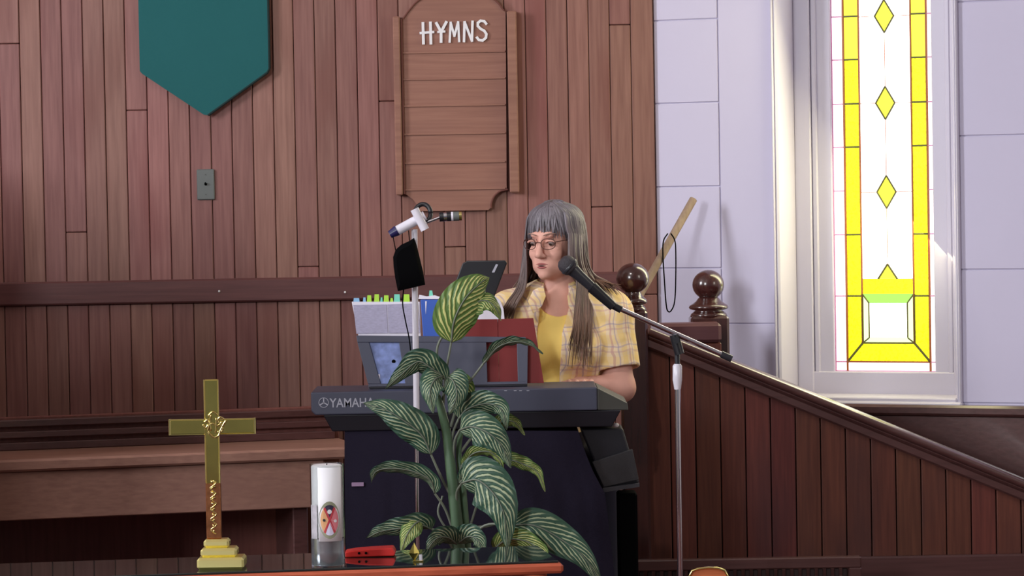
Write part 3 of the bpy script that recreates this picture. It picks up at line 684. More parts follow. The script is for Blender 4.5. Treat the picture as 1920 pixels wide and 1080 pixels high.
# ================================================================== KEYBOARD ON ITS DRAPED STAND
YK = 9.42
def kp(px, py, y=YK): return P(px, py, y)
zk1 = kp(850, 731).z; zk0 = kp(850, 774).z; zkb = kp(850, 806).z
xk0 = kp(583, 750).x; xk1 = kp(1120, 750).x; xk2 = kp(1179, 765).x
kb = thing('digital_keyboard', ((xk0 + xk2) / 2, YK, zkb), 'charcoal digital keyboard seen from behind, on the black draped stand', 'keyboard')
b = MB(); b.prism([(xk0, YK, zk0 + .012), (xk0 + .012, YK, zk0), (xk1, YK, zk0), (xk1, YK, zk1), (xk0, YK, zk1)][::1], (0, .30, 0)); b.build('rear_panel', M['keybody'], kb, bevel=.004)
b = MB(); b.prism([(xk1 + .0005, YK + .002, zk0), (xk2, YK + .03, zk0 - .004), (xk2 - .003, YK + .03, zk0 + .018), (xk1 + .0005, YK + .002, zk1 - .002)], (0, .27, 0)); b.build('end_cap', M['keyend'], kb, bevel=.003)
b = MB(); b.prism([(xk0 + .035, YK + .008, zk0 - .001), (xk0 + .06, YK + .02, zkb), (kp(1148, 800).x, YK + .02, zkb), (kp(1165, 780).x, YK + .008, zk0 - .001)], (0, .27, 0)); b.build('underside', M['keydark'], kb, bevel=.003)
ky = MB(); nk = 52; kx0 = xk0 + .06; kw = (xk1 - .02 - kx0) / nk
for i in range(nk): ky.box(kx0 + i * kw + .0006, kx0 + (i + 1) * kw - .0006, YK + .301, YK + .42, zk1 - .045, zk1 - .028, .001)
ks = ky.build('white_keys', M['white'], kb)
ky = MB()
for i in range(nk):
    if i % 7 in (0, 1, 3, 4, 5): ky.box(kx0 + (i + .7) * kw, kx0 + (i + 1.3) * kw, YK + .301, YK + .37, zk1 - .027, zk1 - .016, .001)
ky.build('black_keys', M['black'], kb)
MB().box(xk0 + .05, xk1, YK + .30, YK + .43, zk0, zk1 - .046, .003).build('key_bed', M['keydark'], kb)
# lettering
tv, tf = text_mesh('YAMAHA', 17 / S(YK), .012)
tx0 = kp(618, 762).x; tz = kp(618, 764).z; wid = tv[:, 0].max(); sx = (kp(702, 762).x - tx0) / wid
b = MB(); b.add([(tx0 + v[0] * sx, YK - .0010, tz + v[1]) for v in tv], tf); b.build('lettering', M['logo'], kb)
c = kp(607, 755, YK - .001); b = MB(); r = 9 / S(YK)
ring = [c + Vector((math.cos(t) * r, 0, math.sin(t) * r)) for t in np.linspace(0, 2 * math.pi, 25)]; b.tube(ring, .0011, 6)
for k in range(3):
    t = math.pi / 2 + k * 2 * math.pi / 3; b.bar(c, c + Vector((math.cos(t) * r * .98, 0, math.sin(t) * r * .98)), .0035, .001)
b.build('emblem', M['logo'], kb)
b = MB()
for px in (948, 966, 976, 990): pp = kp(px, 732.5, YK - .001); b.box(pp.x - .004, pp.x + .004, YK - .001, YK + .0, pp.z - .0012, pp.z + .0012)
b.build('small_marks', M['logo'], kb)['kind'] = 'stuff'
# music rest: a dark plate with two openings, leaning towards the player
yr0 = YK + .10
def rp(px, py): # on a plane leaning back
    t = (730 - py) / 100.0; return P(px, py, yr0 + .035 * t)
mr_ = thing('music_rest', (kp(840, 730, yr0).x, yr0, zk1), 'charcoal music rest with two openings, standing on the keyboard', 'music rest')
b = MB()
def rq(*pts): b.prism([rp(*p) for p in pts][::1], (0, .006, 0))
rq((670, 642), (692, 642), (714, 720), (690, 720)); rq((668, 629), (985, 632), (992, 642), (670, 642)) ; rq((690, 720), (989, 715), (989, 731), (692, 731))
rq((748, 642), (912, 642), (914, 718), (760, 720)); rq((969, 642), (990, 642), (989, 716), (971, 716))
b.build('plate', M['keybody'], mr_, bevel=.0015)
MB().box(rp(692, 731).x, rp(989, 731).x, yr0 - .003, yr0 + .02, zk1 + .0005, zk1 + .008, .002).build('foot', M['keydark'], mr_)
# papers and books on the rest
def sheet(name, pts, dy, th, m, label, cat, extra=None, group=None):
    bb = MB().prism([rp(*p) + Vector((0, dy, 0)) for p in pts], (0, th, 0)); o = bb.build(name, m, None, bevel=min(.0012, th * .3)); tag(o, label, cat, group); return o
bk = thing('songbook', (rp(735, 720).x, rp(735, 720).y + .02, zk1), 'open pale songbook with lime and aqua index tabs, on the left of the music rest', 'book')
MB().prism([rp(*p) + Vector((0, .010, 0)) for p in [(702, 722), (792, 722), (787, 566), (659, 566), (672, 632)]], (0, .012, 0)).build('cover', M['paper'], bk, bevel=.002)
MB().prism([rp(*p) + Vector((0, .0075, 0)) for p in [(668, 626), (727, 625), (724, 571), (662, 572)]], (0, .002, 0)).build('page', M['print'], bk)
MB().prism([rp(*p) + Vector((0, .0068, 0)) for p in [(729, 625), (788, 624), (783, 569), (726, 571)]], (0, .002, 0)).build('page', M['print'], bk)
tabs = [(668, 12, 'tabb', 5), (692, 9, 'tabg', 10), (706, 10, 'tabg', 12), (724, 10, 'tabg', 10), (744, 12, 'tabc', 12), (762, 12, 'tabg', 12), (776, 6, 'tabg', 8), (683, 6, 'tabb', 6), (715, 5, 'tabc', 6), (734, 6, 'tabg', 5)]
for x, w_, m_, h_ in tabs:
    MB().prism([rp(*p) + Vector((0, .012, 0)) for p in [(x - w_ / 2, 568), (x + w_ / 2, 568), (x + w_ / 2 - 1, 564 - h_), (x - w_ / 2 + 1, 564 - h_)]], (0, .003, 0)).build('index_tab', M[m_], bk)
bb = thing('blue_book', (rp(806, 720).x, rp(806, 720).y + .02, zk1), 'blue covered book beside the pale songbook, behind the big leaf', 'book')
MB().prism([rp(*p) + Vector((0, .009, 0)) for p in [(800, 722), (842, 722), (838, 562), (788, 562)]], (0, .018, 0)).build('cover', M['bluebook'], bb, bevel=.002)
MB().prism([rp(*p) + Vector((0, .008, 0)) for p in [(797, 565), (800, 565), (798, 590)]], (0, .001, 0)).build('white_mark', M['paper'], bb)
MB().prism([rp(*p) + Vector((0, .014, 0)) for p in [(784, 561), (842, 561), (842, 553), (828, 558), (815, 554), (800, 556), (786, 553)]], (0, .003, 0)).build('torn_page', M['paper'], bb)
MB().prism([rp(*p) + Vector((0, .016, 0)) for p in [(804, 556), (812, 556), (810, 545), (805, 545)]], (0, .003, 0)).build('index_tab', M['tabc'], bb)
o = thing('red_folder', (rp(930, 715).x, rp(930, 715).y + .02, zk1), 'dark red folder propped behind the right side of the music rest', 'folder')
MB().prism([rp(*p) + Vector((0, .020, 0)) for p in [(850, 720), (935.8, 720), (932.8, 599), (862, 600)]], (0, .006, 0)).build('cover', M['red'], o, bevel=.001)
MB().prism([rp(*p) + Vector((0, .022, 0)) for p in [(936, 720), (1020, 719), (1000, 597), (933, 599)]], (0, .006, 0)).build('cover', M['red'], o, bevel=.001)
o = thing('picture_booklet', (rp(725, 720).x, rp(725, 720).y + .008, zk1), 'small blue and white picture booklet in the left opening of the music rest', 'booklet')
MB().prism([rp(*p) + Vector((0, .0066, 0)) for p in [(700, 724), (762, 724), (750, 640), (688, 641)]], (0, .0006, 0)).build('cover', None or mat('blue_picture', (120, 136, 190), .5, var=.35, vscale=38), o)
MB().lathe(rp(738, 678) + Vector((0, .0062, 0)), [(.006, 0), (.006, .0006)], 10, axis=Vector((0, -1, 0))).build('printed_figure', M['black'], o)
MB().box(rp(708, 706).x - .006, rp(708, 706).x + .007, rp(708, 706).y + .0045, rp(708, 706).y + .0060, rp(708, 711).z, rp(708, 702).z).build('printed_patch', M['paper'], o)
# curled white sheet
b = MB().prism([rp(*p) + Vector((0, .036, 0)) for p in [(946, 640), (946, 600), (944, 580), (938, 564), (928, 556), (914, 560), (902, 577), (884, 592), (866, 599), (870, 640)]][::-1], (0, .003, 0))
tag(b.build('loose_sheet', M['paper'], None, bevel=.0008), 'curled white sheet of paper behind the top of the red folder', 'paper')

# draped stand
dr = thing('draped_stand', (kp(880, 1000).x, YK + .15, 0), 'black cloth covered keyboard stand with low box, beneath the keyboard', 'stand')
YD = YK + .03
b = MB(); prof = [((646, 807), (1084, 808)), ((646, 850), (1098, 850)), ((646, 890), (1112, 884)), ((647, 925), (1134, 925)), ((648, 990), (1142, 990)), ((650, 1060), (1150, 1060)), ((650, 1100), (1153, 1100))]
nx = 60; rows = []
for j, (l, r) in enumerate(prof):
    a = P(l[0], l[1], YD); c = P(r[0], r[1], YD)
    rows.append([a.lerp(c, i / (nx - 1)) + Vector((0, (.006 * math.sin(i * .55 + 1) + .004 * math.sin(i * 1.3)) * j / 5 - .012 * j / 6 - (.014 if j >= 3 else 0), 0)) for i in range(nx)])
zf = [p - Vector((0, 0, p.z)) for p in rows[-1]]; rows.append(zf)
m_ = len(rows); vs = [p for r in rows for p in r] + [p + Vector((0, .18, 0)) for r in rows for p in r]
fs = []
for j in range(m_ - 1):
    for i in range(nx - 1): a0 = j * nx + i; fs.append((a0, a0 + nx, a0 + nx + 1, a0 + 1)); a1 = a0 + m_ * nx; fs.append((a1, a1 + 1, a1 + nx + 1, a1 + nx))
    a0 = j * nx; a1 = a0 + m_ * nx; fs.append((a0, a1, a1 + nx, a0 + nx)); a0 += nx - 1; a1 += nx - 1; fs.append((a0, a0 + nx, a1 + nx, a1))
for i in range(nx - 1): fs.append((i, i + 1, m_ * nx + i + 1, m_ * nx + i))
b.add(vs, fs); b.build('cloth', M['cloth'], dr, smooth='auto')
pa = P(659, 905, YD - .03); pb_ = P(682, 912, YD - .03)
MB().box(pa.x, pb_.x, YD - .028, YD - .020, pb_.z, pa.z, .001).build('pink_tag', mat('pinkish_tag', (170, 140, 176), .6), dr)
# sloping black speaker box at the right
sbx = thing('slanted_speaker_box', (kp(1140, 900).x, YK + .25, 0), 'slanted black box on a stand at the right end of the keyboard', 'speaker')
b = MB(); Yb = YK + .06
top_ = [(1087, 803), (1168, 803), (1199, 906), (1137, 921)]
b.prism([P(x, y, Yb) for x, y in top_][::-1], (0, .17, 0)); b.build('cabinet', M['keydark'], sbx, bevel=.006)
b = MB(); b.prism([P(x, y, Yb - .012) for x, y in [(1110, 866), (1186, 842), (1198, 900), (1132, 914)]][::-1], (0, .011, 0)); b.build('front_grille', mat('grey_grille', (52, 50, 54), .7, bump=.5, bscale=500), sbx, bevel=.003)
b = MB(); b.prism([P(x, y, Yb - .02) for x, y in [(1130, 915), (1199, 906), (1199, 913), (1132, 923)]][::-1], (0, .02, 0)); b.build('lower_lip', mat('grey_edge', (60, 60, 66), .5), sbx)
x0_, x1_ = P(1159, 980, Yb).x, P(1196, 980, Yb).x
MB().box(x0_, x1_, Yb + .01, Yb + .13, 0, P(1180, 926, Yb).z, .006).build('lower_cabinet', M['black'], sbx)
q = P(1155, 797, Yb - .0); MB().lathe(q + Vector((0, 0, -.006)), [(.006, 0), (.009, .004), (.008, .010), (.003, .012)], 14).build('white_knob', M['white'], sbx, smooth=True)

# black laptop on a pole, behind the music
Yl = 9.78; lt = thing('black_laptop', (P(890, 700, Yl).x, Yl, 0), 'black laptop with raised lid on a stand, left of the woman', 'laptop')
b = MB(); b.prism([P(x, y, Yl + d_) for x, y, d_ in [(842, 560, .0), (925, 562, .0), (951, 493, .0), (947, 488, 0), (876, 489, .0), (867, 494, .0)]], (0, .014, 0)); b.build('lid', M['blackplastic'], lt, bevel=.003)
b = MB(); b.prism([P(x, y, Yl - .002) for x, y in [(922, 511), (927, 511), (934, 496), (930, 495)]], (0, .001, 0)); b.build('badge', M['logo'], lt)
q0 = P(840, 564, Yl); q1 = P(926, 564, Yl); MB().box(q0.x, q1.x, Yl - .01, Yl + .20, q1.z - .022, q1.z - .004, .004).build('base', M['blackplastic'], lt)
MB().tube([Vector(((q0.x + q1.x) / 2, Yl + .1, 0.01)), Vector(((q0.x + q1.x) / 2, Yl + .1, q1.z - .0225))], .012, 12).build('stand_pole', M['blackplastic'], lt, smooth='auto')
MB().lathe(((q0.x + q1.x) / 2, Yl + .1, 0), [(.13, 0), (.13, .008), (.03, .02)], 28).build('stand_base', M['blackplastic'], lt, smooth='auto')

# ================================================================== STAND WITH CLAMP HEAD AND BLACK CLOTH
Yc = 9.15; cs_ = thing('clamp_stand', (P(780, 1000, Yc).x, Yc, -0.0), 'slim chrome and white stand with tilted clamp head, in front of the keyboard', 'stand')
xb_ = P(779, 800, Yc)
MB().tube([Vector((P(782, 1075, Yc).x, Yc, 0)), P(781, 780, Yc)], .0062, 12).build('lower_pole', M['chrome'], cs_, smooth='auto')
MB().tube([P(781, 780, Yc), P(778, 545, Yc), P(777, 430, Yc)], .0088, 12).build('upper_pole', M['whitemetal'], cs_, smooth='auto')
MB().lathe((P(782, 1075, Yc).x, Yc, 0), [(.13, 0), (.13, .01), (.03, .025), (.012, .03)], 32).build('base', M['blackplastic'], cs_, smooth='auto')
MB().tube([P(742, 434, Yc - .02), P(797, 404, Yc - .02)], .014, 16).build('silver_arm', M['whitemetal'], cs_, smooth='auto')
MB().tube([P(731, 440, Yc - .02), P(745, 432, Yc - .02)], [.011, .0155], 16).build('end_cap', mat('navy_cap', (40, 36, 84), .3), cs_, smooth='auto')
MB().tube([P(777, 392, Yc - .035), P(797, 431, Yc - .035)], .0125, 16).build('cross_clamp', M['whitemetal'], cs_, smooth='auto')
rg = [P(793, 400, Yc) + Vector((math.cos(t) * .022, math.sin(t) * .008, math.sin(t) * .026)) for t in np.linspace(0, 2 * math.pi, 25)]
MB().tube(rg, .0068, 10).build('ring', M['blackplastic'], cs_, smooth=True)
MB().tube([P(797, 418, Yc - .01), P(826, 407, Yc - .01)], .004, 8).build('rod', M['chrome'], cs_, smooth='auto')
for x0_, x1_, m_ in ((824, 832, 'blackplastic'), (832, 838, 'chrome'), (838, 846, 'blackplastic'), (846, 850, 'whitemetal'), (850, 861, 'switch'), (861, 866, 'brass_edge')):
    MB().tube([P(x0_, 407 - (x0_ - 824) * .05, Yc - .01), P(x1_ - .2, 407 - (x1_ - 824) * .05, Yc - .01)], .0135, 14).build('banded_grip', M[m_], cs_, smooth='auto')
# black cloth pouch hanging
cl = thing('black_pouch', (P(768, 500, Yc - .03).x, Yc - .03, P(768, 545, Yc).z), 'black cloth pouch hanging from the clamp stand', 'pouch')
b = MB(); f_ = [(746, 546), (797, 534), (793, 510), (787, 485), (781, 460), (776, 446), (767, 452), (752, 459), (742, 468), (737, 482), (738, 500), (741, 522)]
fr_ = [P(x, y, Yc - .045) for x, y in f_]; c = sum(fr_, Vector()) / len(fr_)
n = len(f_); inn = [p.lerp(c, .25) + Vector((0, -.012, 0)) for p in fr_]; bck = [p + Vector((0, .022, 0)) for p in fr_]
vs = inn + fr_ + bck; fs = [tuple(range(n))] + [(i + n, (i + 1) % n + n, (i + 1) % n, i) for i in range(n)] + [(i + 2 * n, (i + 1) % n + 2 * n, (i + 1) % n + n, i + n) for i in range(n)] + [tuple(range(2 * n, 3 * n))[::-1]]
b.add(vs, fs); b.build('bag', M['black'], cl, smooth='auto')
for p, q in (((737, 444), (742, 470)), ((766, 432), (768, 452))): MB().tube([P(*p, Yc - .034), P(*q, Yc - .034)], .0014, 6).build('string', M['black'], cl)
MB().tube(bez([P(757, 540, Yc - .02), P(755, 570, Yc - .02), P(760, 600, Yc - .02), P(768, 640, Yc - .015), P(772, 690, Yc - .01)], 6), .0018, 6).build('trailing_cord', M['black'], cl)

# ================================================================== MICROPHONE ON BOOM STAND
Ym = 9.22; ms = thing('microphone_stand', (P(1272, 1075, Ym).x, Ym, 0), 'chrome microphone boom stand in front of the stair partition', 'stand')
base = P(1275, 1075, Ym)
MB().tube([Vector((base.x, Ym, 0)), P(1270, 690, Ym)], .0085, 14).build('lower_tube', M['chrome'], ms, smooth='auto')
MB().tube([P(1270.5, 730, Ym), P(1270, 712, Ym), P(1270, 686, Ym), P(1270, 682, Ym)], [.0095, .0135, .0135, .009], 16).build('clutch', M['whitemetal'], ms, smooth='auto')
MB().tube([P(1270, 684, Ym), P(1269, 640, Ym)], .0075, 12).build('upper_tube', M['micblack'], ms, smooth='auto')
MB().tube([P(1264, 628, Ym - .02), P(1274, 664, Ym - .02)], .014, 14).build('boom_joint', M['blackplastic'], ms, smooth='auto')
MB().tube([P(1268, 638, Ym - .05), P(1268, 638, Ym + .03)], .010, 12).build('boom_knob', M['blackplastic'], ms, smooth='auto')
MB().lathe((base.x, Ym, 0), [(.14, 0), (.14, .012), (.04, .03), (.015, .04)], 36).build('base', M['blackplastic'], ms, smooth='auto')
d0 = P(1158, 577, Ym - .02); d1 = P(1352, 664, Ym - .02); MB().tube([d0, d1], .0072, 12).build('boom', M['chrome'], ms, smooth='auto')
MB().tube([d1, P(1372, 673, Ym - .02)], .010, 12).build('counterweight', M['micblack'], ms, smooth='auto')
MB().tube([P(1146, 571, Ym - .02), P(1165, 581, Ym - .02)], .0105, 12).build('clip_socket', M['blackplastic'], ms, smooth='auto')
mic = thing('microphone', P(1150, 573, Ym - .02), 'black handheld microphone in its clip beside the woman\'s face', 'microphone')
A = P(1150, 575, Ym - .02); B = P(1060, 493, Ym - .03); ax = (B - A).normalized(); LL = (B - A).length
MB().lathe(A, [(.008, 0), (.0115, .01), (.0125, .05), (.0165, LL * .72), (.0185, LL * .80), (.0195, LL * .84)], 24, axis=ax).build('handle', M['micblack'], mic, smooth='auto')
g0 = A + ax * (LL * .84); MB().lathe(g0, [(.0205, 0), (.0255, .006), (.0272, .018), (.0262, .030), (.021, .040), (.012, .046), (.002, .047)], 28, axis=ax).build('grille', M['mesh'], mic, smooth=True)
MB().lathe(g0 + ax * .010, [(.0262, 0), (.0285, .002), (.0285, .007), (.0272, .009)], 28, axis=ax).build('grille_band', M['micblack'], mic, smooth='auto')
MB().tube([A + ax * .0, A + ax * .085], [.0135, .0175], 14).build('clip', M['blackplastic'], mic, smooth='auto')

# ================================================================== TABLE IN THE FOREGROUND
ty = math.radians(8); TO = P(1057, 1056, 8.12); TU = Vector((-math.cos(ty), -math.sin(ty), 0)); TN = Vector((-math.sin(ty), math.cos(ty), 0))   # TN points away from camera
tb = thing('communion_table', (TO.x, TO.y, -.36), 'reddish wooden communion table with dark glass top in the foreground', 'table')
zt = TO.z; TL = 1.72; TD = .37
def tbx(mb, u0, u1, n0, n1, z0, z1, bev=.003):
    c = Vector((TO.x, TO.y, 0)) + TU * ((u0 + u1) / 2) + TN * ((n0 + n1) / 2) + Z_ * ((z0 + z1) / 2)
    return mb.frame_box(c, TU, TN, Z_, abs(u1 - u0) / 2, abs(n1 - n0) / 2, abs(z1 - z0) / 2, bev)
tbx(MB(), 0, TL, 0, TD, zt - .026, zt, .007).build('tabletop', M['table'], tb)
tbx(MB(), .012, TL - .012, .012, TD - .006, zt + .0003, zt + .006, .0012).build('glass_top', M['tableglass'], tb)
tbx(MB(), .06, TL - .06, .04, .06, zt - .11, zt - .0265, .002).build('apron', M['table'], tb)
tbx(MB(), .06, TL - .06, TD - .06, TD - .04, zt - .11, zt - .0265, .002).build('apron', M['table'], tb)
for u in (.07, TL - .07):
    for nn in (.05, TD - .05):
        c = Vector((TO.x, TO.y, 0)) + TU * u + TN * nn
        MB().tube([Vector((c.x, c.y, -.36)), Vector((c.x, c.y, -.2)), Vector((c.x, c.y, 0)), Vector((c.x, c.y, zt - .027))], [.02, .028, .024, .034], 16).build('leg', M['table'], tb, smooth='auto')
ZT = zt + .0062
def ontable(px, frac):
    """point on the table's glass under pixel column px, frac 0 front .. 1 back"""
    n = .03 + frac * (TD - .06)
    o = Vector((TO.x, TO.y, 0)) + TN * n; d = ray(px, 1060)
    # solve o + TU*u = t*d in plan
    t = (o.x * TU.y - o.y * TU.x) / (d.x * TU.y - d.y * TU.x); return Vector((d.x * t, d.y * t, ZT))

# brass cross
cb0 = ontable(416, .25); Yx = cb0.y; s = 1 / S(Yx)
cr = thing('altar_cross', cb0, 'polished brass altar cross on three stepped base, left of the candle', 'cross')
def cq(px, py, y=Yx): return P(px, py, y)
zz = cb0.z; tiers = [(372, 460, 1043), (378, 446, 1026), (383, 431, 1010)]
for l, r, t in tiers:
    a = cq(l, t); c = cq(r, t); ht = a.z; hw = (c.x - a.x) / 2; xm = (a.x + c.x) / 2
    MB().box(xm - hw, xm + hw, Yx - hw * .8, Yx + hw * .8, zz, ht, .006).build('step', M['brass_step_glare'], cr); zz = ht + .0003
sh0 = cq(400, 1010); sh1 = cq(397, 711)
def cxb(name, l, r, t, bt_, d0_, d1_, m, bev=.002):
    a = cq((l + r) / 2, t); c = cq((l + r) / 2, bt_); w = (r - l) * s / 2; xm = (a.x + c.x) / 2
    mb = MB(); mb.box(xm - w, xm + w, Yx + d0_, Yx + d1_, c.z, a.z, bev); return mb.build(name, m, cr)
ax0 = (cq(398, 1010) + cq(398, 711)) / 2; xm = cq(399, 860).x
MB().box(xm - 13.5 * s, xm + 13.5 * s, Yx - .010, Yx + .010, zz, cq(398, 711).z, .003).build('upright', M['brass'], cr)
za_, zb2 = cq(398, 785).z, cq(398, 814).z; xl, xr = cq(317, 800).x, cq(480, 800).x
MB().box(xl, xr, Yx - .0095, Yx + .0095, zb2, za_, .003).build('crossbar', M['brass'], cr)
MB().box(xl, xl + .005, Yx - .011, Yx + .011, zb2 - .001, za_ + .001, .001).build('crossbar_end', M['brass_edge'], cr); MB().box(xr - .005, xr, Yx - .011, Yx + .011, zb2 - .001, za_ + .001, .001).build('crossbar_end', M['brass_edge'], cr)
MB().box(xm - 14 * s, xm + 14 * s, Yx - .011, Yx + .011, zz, cq(398, 905).z, .002).build('amber_reflection', M['amber_tone'], cr)  # slightly thicker band carrying the painted orange reflection
for sx_ in (-1, 1):
    MB().box(xm + sx_ * 13.6 * s - .0008, xm + sx_ * 13.6 * s + .0008, Yx - .0115, Yx - .0100, cq(398, 904).z, cq(398, 711).z, .0004).build('bright_edge', M['brass_edge'], cr)  # thin bright bars added for the glints along the cross's edges
MB().box(xl, xr, Yx - .0112, Yx - .0096, za_ - .0012, za_ + .0006, .0004).build('bright_edge', M['brass_edge'], cr)
MB().box(xl, xr, Yx - .0112, Yx - .0096, zb2 - .0006, zb2 + .0010, .0004).build('bright_edge', M['brass_edge'], cr)
# raised vine on the lower upright
b = MB(); zs_ = np.linspace(cq(398, 900).z, zz + .012, 60); b.tube([Vector((xm + .007 * math.sin(i * .55), Yx - .012, z_)) for i, z_ in enumerate(zs_)], .0018, 6)
for i in range(3, 58, 6): b.tube([Vector((xm + .007 * math.sin(i * .55), Yx - .012, zs_[i])), Vector((xm - .006 * math.sin(i * .55), Yx - .013, zs_[i] + .006))], [.0018, .003], 6)
b.build('raised_vine', M['brass_edge'], cr, smooth=True)
# monogram IHS interlaced
b = MB(); mp_ = lambda x, y: cq(x, y, Yx - .0135)
b.tube(bez([mp_(383, 792), mp_(389, 787), mp_(392, 797), mp_(390, 808), mp_(396, 816), mp_(402, 820), mp_(410, 816), mp_(414, 806), mp_(420, 794), mp_(424, 788)], 5), .0026, 8)
b.tube(bez([mp_(395, 778), mp_(394, 790), mp_(395, 808)], 5), .0022, 8); b.tube(bez([mp_(405, 784), mp_(405, 796), mp_(404, 812)], 5), .0022, 8)
b.tube(bez([mp_(388, 800), mp_(398, 794), mp_(408, 798), mp_(416, 790)], 5), .002, 8)
b.tube(bez([mp_(420, 786), mp_(412, 782), mp_(409, 790), mp_(416, 798), mp_(416, 808), mp_(408, 810)], 5), .0024, 8)
b.tube(bez([mp_(380, 796), mp_(386, 802), mp_(390, 796)], 5), .0022, 8); b.tube(bez([mp_(390, 780), mp_(399, 772), mp_(408, 778)], 5), .002, 8)
b.build('monogram', M['brass_edge'], cr, smooth=True)

# candle in a clear glass
cc = ontable(616, .12); Yd = cc.y; s = 1 / S(Yd); R = 32 * s
cd = thing('pillar_candle', cc, 'white pillar candle with oval crest label in a clear glass', 'candle')
H = P(614, 869, Yd).z - cc.z
th_ = .0022
MB().lathe(cc, [(R, 0.0), (R, H * .5), (R, H), (R - th_, H), (R - th_, H * .5), (R - th_, H * .28), (.002, H * .27)], 48).build('glass_holder', M['glass'], cd, smooth='auto')
MB().lathe(cc + Vector((0, 0, H * .285)), [(R - .0035, 0), (R - .0035, H * .69), (R - .008, H * .705), (.004, H * .700)], 40).build('wax', M['wax'], cd, smooth='auto')
MB().lathe(cc + Vector((0, 0, .003)), [(R - .006, 0), (R - .004, .004), (R - .005, H * .13), (R - .004, H * .262)], 40).build('glass_foot', mat('pale_silvered_glass', (190, 196, 204), .18, metal=.75), cd, smooth='auto')
MB().tube([cc + Vector((0, 0, H * .98)), cc + Vector((.001, 0, H * 1.0))], .0012, 6).build('wick', M['black'], cd)
def curved(rad, a0, a1, z0, z1, n=20):
    b = MB(); vs = []
    for i in range(n + 1):
        a = a0 + (a1 - a0) * i / n
        for z in (z0, z1): vs.append(cc + Vector((math.sin(a) * rad, -math.cos(a) * rad, z)))
    b.add(vs, [(2 * i, 2 * i + 2, 2 * i + 3, 2 * i + 1) for i in range(n)]); return b
zl0, zl1 = P(614, 1012, Yd).z - cc.z, P(614, 874, Yd).z - cc.z
lb = curved(R + .0006, -.50, 1.0, zl0, zl1); lb_o = lb.build('label', M['label'], cd, smooth=True)
sol = lb_o.modifiers.new('thick', 'SOLIDIFY'); sol.thickness = .0004
curved(R + .0004, -1.2, -.6, P(590, 1008, Yd).z - cc.z, P(590, 945, Yd).z - cc.z).build('side_strip', mat('faded_grey_print', (176, 172, 180), .6, var=.2, vscale=60), cd)
# crest: vesica of patches wrapped on the label
c_z = P(619, 972, Yd).z - cc.z; hz = 35 * s; hw = 21 * s; a_c = math.asin(min(.95, 5.5 * s / R))
def wrap(x, z, lift): a = a_c + x / R; return cc + Vector((math.sin(a) * (R + lift), -math.cos(a) * (R + lift), c_z + z))
def ves(t, k=1.0):   # vesica outline
    z = math.sin(t) * hz * k; x = math.cos(t) * hw * k * (1 - .06 * abs(math.sin(t))); return x, z
def crestpoly(pts, lift, m, name):
    n = len(pts); cx_ = sum(p[0] for p in pts) / n; cz_ = sum(p[1] for p in pts) / n
    MB().add([wrap(*p, lift) for p in pts] + [wrap(cx_, cz_, lift)], [(i, (i + 1) % n, n) for i in range(n)]).build(name, m, cd)
T = np.linspace(0, 2 * math.pi, 41)[:-1]
crestpoly([ves(t) for t in T], .0010, mat('crest_ring', (150, 152, 128), .6), 'crest_ring')
crest_cols = {'top': (58, 50, 76), 'left': (226, 170, 120), 'right': (226, 130, 140), 'bottom': (226, 220, 246)}
for nm, a0_, a1_ in (('right', -1.1, .95), ('top', .95, 2.19), ('left', 2.19, 4.24), ('bottom', 4.24, 5.18)):
    tt = np.linspace(a0_, a1_, 12); crestpoly([(0, 0)] + [ves(t, .82) for t in tt], .0014, mat('crest_' + nm, crest_cols[nm], .6), 'crest_field')
for a0_ in (.95, 2.19):
    p = ves(a0_, .82); q = ves(a0_ + math.pi, .82); d = Vector((p[0] - q[0], p[1] - q[1])).normalized(); w_ = 1.9 * s; nx_, nz_ = -d.y * w_, d.x * w_
    pts = [(p[0] + nx_, p[1] + nz_), (0 + nx_, 0 + nz_), (q[0] + nx_, q[1] + nz_), (q[0] - nx_, q[1] - nz_), (-nx_, -nz_), (p[0] - nx_, p[1] - nz_)]
    MB().add([wrap(*z_, .0018) for z_ in pts], [(0, 1, 4, 5), (1, 2, 3, 4)]).build('crest_saltire', mat('crest_red', (196, 60, 72), .6), cd)
for (x_, z_, r_, m_) in ((0, hz * .45, 4.2 * s, 'white'), (-hw * .48, 0, 2.6 * s, 'blackplastic'), (hw * .5, -hz * .05, 3 * s, 'white')):
    crestpoly([(x_ + math.cos(t) * r_, z_ + math.sin(t) * r_) for t in np.linspace(0, 2 * math.pi, 13)[:-1]], .0021, M[m_], 'crest_mark')

# red object on the table
rc = ontable(695, .72); s = 1 / S(rc.y); b = MB()
o = thing('red_case', rc, 'flat red plastic case lying on the table beside the candle', 'case')
l_, r_ = -47 * s, 48 * s
pts = [(l_, 0), (r_ * .95, .002), (r_, .010), (r_ * .9, .023), (.0, .021), (l_ * .6, .018), (l_, .014)]
b.prism([(rc.x + x, rc.y - .03, rc.z + z) for x, z in pts], (0, .07, 0)); b.build('body', M['redthing'], o, bevel=.003)
for x_ in (-.028, -.010): MB().lathe((rc.x + x_, rc.y - .0305, rc.z + .011), [(.0035, 0), (.003, .001)], 12, axis=Vector((0, -1, 0))).build('hole', M['black'], o)
